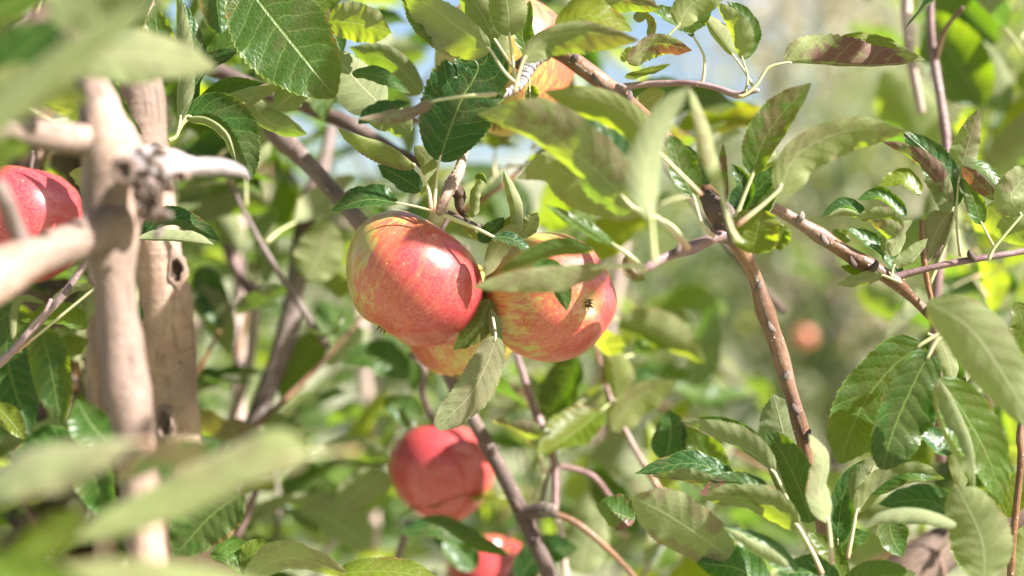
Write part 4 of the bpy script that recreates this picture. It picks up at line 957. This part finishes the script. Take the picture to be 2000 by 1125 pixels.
L(1.1, [(1960, 220), (1935, 140), (1900, 70)], 34, 36, face=-1, tilt=0.4)
L(1.3, [(1540, 370), (1500, 400), (1440, 420)], 30, 30, face=-1, tilt=0.4)
L(1.3, [(1680, 560), (1740, 600), (1800, 620)], 30, 30, face=-1, tilt=0.6, tint=0.3)
L(0.70, [(170, 190), (235, 80), (300, -30)], 46, 50, tilt=0.4)
L(0.72, [(90, 150), (150, 60), (190, -40)], 50, 46, tilt=0.5)
L(0.58, [(150, 110), (200, 60), (270, 30)], 34, 40, face=-1, tilt=-0.4, tint=0.2)
# ---------------------------------------------------------------- leafy shoots in the tree's depth
VAR = []
for k in range(14):
    rng = random.Random(k + 300)
    nn = 22; ln = 0.066
    t = np.linspace(0, 1, nn + 1)
    bend = rng.uniform(-0.018, 0.03); sway = rng.uniform(-0.006, 0.006)
    C = np.column_stack([t * ln, sway * np.sin(t * math.pi), -bend * t ** 2])
    wd = ln * rng.uniform(0.25, 0.33)
    fold = rng.uniform(0.05, 0.6)
    VL_ = np.tile(np.array((0, math.cos(fold), math.sin(fold))) * wd, (nn + 1, 1)); VR_ = np.tile(np.array((0, -math.cos(fold), math.sin(fold))) * wd, (nn + 1, 1))
    V, F, uv = leaf_grid(C, VL_, VR_, 1, (rng.uniform(-0.2, 0.8), rng.uniform(-0.2, 0.8)), 0.09, 2.2, 11, 0.04, 3, rng.uniform(0, 6), rng=rng)
    VAR.append((V, F, uv))
VMESH = []
for V, F, uv in VAR:
    me = mesh_from(V, F, 'leaf', uv=uv); me.materials.append(M_LEAF); VMESH.append(me)
Vt, Ft, ut, at = tube([(0.0, 0, 0), (-0.012, 0, -0.001), (-0.026, 0.0, -0.005)], [0.0007, 0.0008, 0.0012], sides=5, seg=5)
STALK_ME = quads_to_mesh(Vt, Ft, ut, at, 'leaf_stalk'); STALK_ME.materials.append(M_STALK)

from mathutils import Matrix


def rotmat(d, up):
    x = Vector(d).normalized(); u = Vector(up); y = u.cross(x)
    if y.length < 1e-3: y = Vector((1, 0, 0)).cross(x)
    y.normalize(); z = x.cross(y)
    return Matrix((x, y, z)).transposed()


bulk_V, bulk_F, bulk_uv, bulk_n = [], [], [], [0]


def place_leaf(base, d, up, size, single, rng):
    k = rng.randrange(len(VMESH))
    Rm = rotmat(d, up); off = Vector(base) + Rm @ Vector((0.026 * size, 0, 0.005 * size))
    if single:
        o = bpy.data.objects.new('leaf', VMESH[k]); COL.objects.link(o); o.parent = TREE
        o.location = off; o.rotation_euler = Rm.to_euler(); o.scale = (size,) * 3
        o['tint'] = float(max(0, rng.gauss(0.2, 0.3))); o['blotch'] = float(max(0, rng.gauss(-0.05, 0.3))); o['vary'] = 1.0; o['relief'] = 0.8
        s = bpy.data.objects.new('leaf_stalk', STALK_ME); COL.objects.link(s); s.parent = o
    else:
        V, F, uv = VAR[k]
        W = (V * size) @ np.array(Rm).T + np.array(off)
        bulk_V.append(W); bulk_F.append(F + bulk_n[0]); bulk_uv.append(uv); bulk_n[0] += len(V)


def cluster(x, y, D, nleaf, single, rng, lenpx=130, twig=True, size=1.0):
    tip = P(x, y, D)
    ang = rng.gauss(0, 0.55); back = rng.uniform(-0.5, 0.8)
    dv = unit(np.array((math.sin(ang), back * 0.5, math.cos(ang))))
    length = rng.uniform(0.10, 0.20)
    base = tip - dv * length
    if twig:
        mid = (tip + base) / 2 + np.array((rng.uniform(-.01, .01), 0, rng.uniform(-.01, .01)))
        tube_obj('twig', [base, mid, tip], [0.0027, 0.0020, 0.0012], (M_RED, M_GREYB, M_GREYB, M_RED)[rng.randrange(4)], TREE, sides=6, seg=7, seed=rng.randrange(999))
    for i in range(nleaf):
        f = 1.0 - 0.75 * (i / max(1, nleaf)) * rng.uniform(0.6, 1.0)
        p = base + (tip - base) * f
        a = i * 2.4 + rng.uniform(-.5, .5); el = rng.gauss(0.15, 0.55)
        d = (math.cos(a) * math.cos(el), math.sin(a) * math.cos(el), math.sin(el))
        up = (rng.gauss(0, 0.5), rng.gauss(0, 0.5) , 0.8)
        place_leaf(p, d, up, size * rng.uniform(0.75, 1.3), single, rng)


def dens(x, y):
    """how thickly the tree is leafed there (seen from the front)"""
    v = 0.0
    if x < 720:
        v = 0.95
        if 380 < x < 720 and 590 < y < 820: v = 0.5
    elif x < 1250:
        v = 0.85 if y > 690 else (0.34 if y > 280 else 0.25)
        if y < 190 and x < 900: v = 0.0
    elif x < 1850:
        v = 0.8 if y > 960 else (0.35 if y > 860 else 0.03)
    else:
        v = 0.55 if y < 560 else 0.8
    return v


rng = random.Random(42)
n_single = 0
BASE = N_LEAF[0]
cand = []
for layer, (D0, D1, stepx) in enumerate(((0.95, 1.25, 150), (1.3, 1.8, 105), (1.9, 2.8, 100))):
    yy = -60
    while yy < 1200:
        xx = -80
        while xx < 2100:
            x = xx + rng.uniform(-.5, .5) * stepx; y = yy + rng.uniform(-.5, .5) * stepx; D = rng.uniform(D0, D1)
            if D < 1.2 and ((abs(x - 865) < 230 and 720 < y < 1180) or (abs(x - 960) < 110 and y > 960)): xx += stepx; continue
            if abs(x - 1568) < 150 and abs(y - 690) < 170: xx += stepx; continue
            if rng.random() < dens(x, y) * (0.9, 0.6, 0.5)[layer]: cand.append((D, x, y))
            xx += stepx
        yy += stepx
cand.sort()
for D, x, y in cand:
    nl = rng.randint(4, 7)
    single = BASE + n_single + nl <= 299
    cluster(x, y, D, nl, single, rng, twig=D < 1.9 and not (x > 1650 and y < 560), size=1.0 if D < 2 else 1.25)
    if single: n_single += nl
# the rest of the crown, above, beside and behind the camera's view: it throws the dappled shade
r2 = random.Random(77)
cnt = 0
while cnt < 85:
    x = r2.uniform(-1.2, 1.5); y = r2.uniform(0.35, 2.2); z = r2.uniform(1.75, 2.75)
    if (z - CAM_Z) < 0.235 * y + 0.035 and abs(x) < 0.40 * y + 0.04: continue
    if x < 0.1 and r2.random() < 0.4: continue
    D = y; px = 1000 + x / (K * D); py = 562.5 - (z - CAM_Z) / (K * D)
    cluster(px, py, D, r2.randint(3, 6), False, r2, twig=False, size=1.05); cnt += 1
me = mesh_from(np.vstack(bulk_V), np.vstack(bulk_F), 'foliage', uv=np.vstack(bulk_uv))
fo = link('foliage', me, TREE, [M_LEAF]); fo['kind'] = 'stuff'; fo['tint'] = 0.1; fo['blotch'] = 0.0; fo['vary'] = 1.0; fo['relief'] = 0.8
print('leaves', BASE, n_single, len(bulk_V))
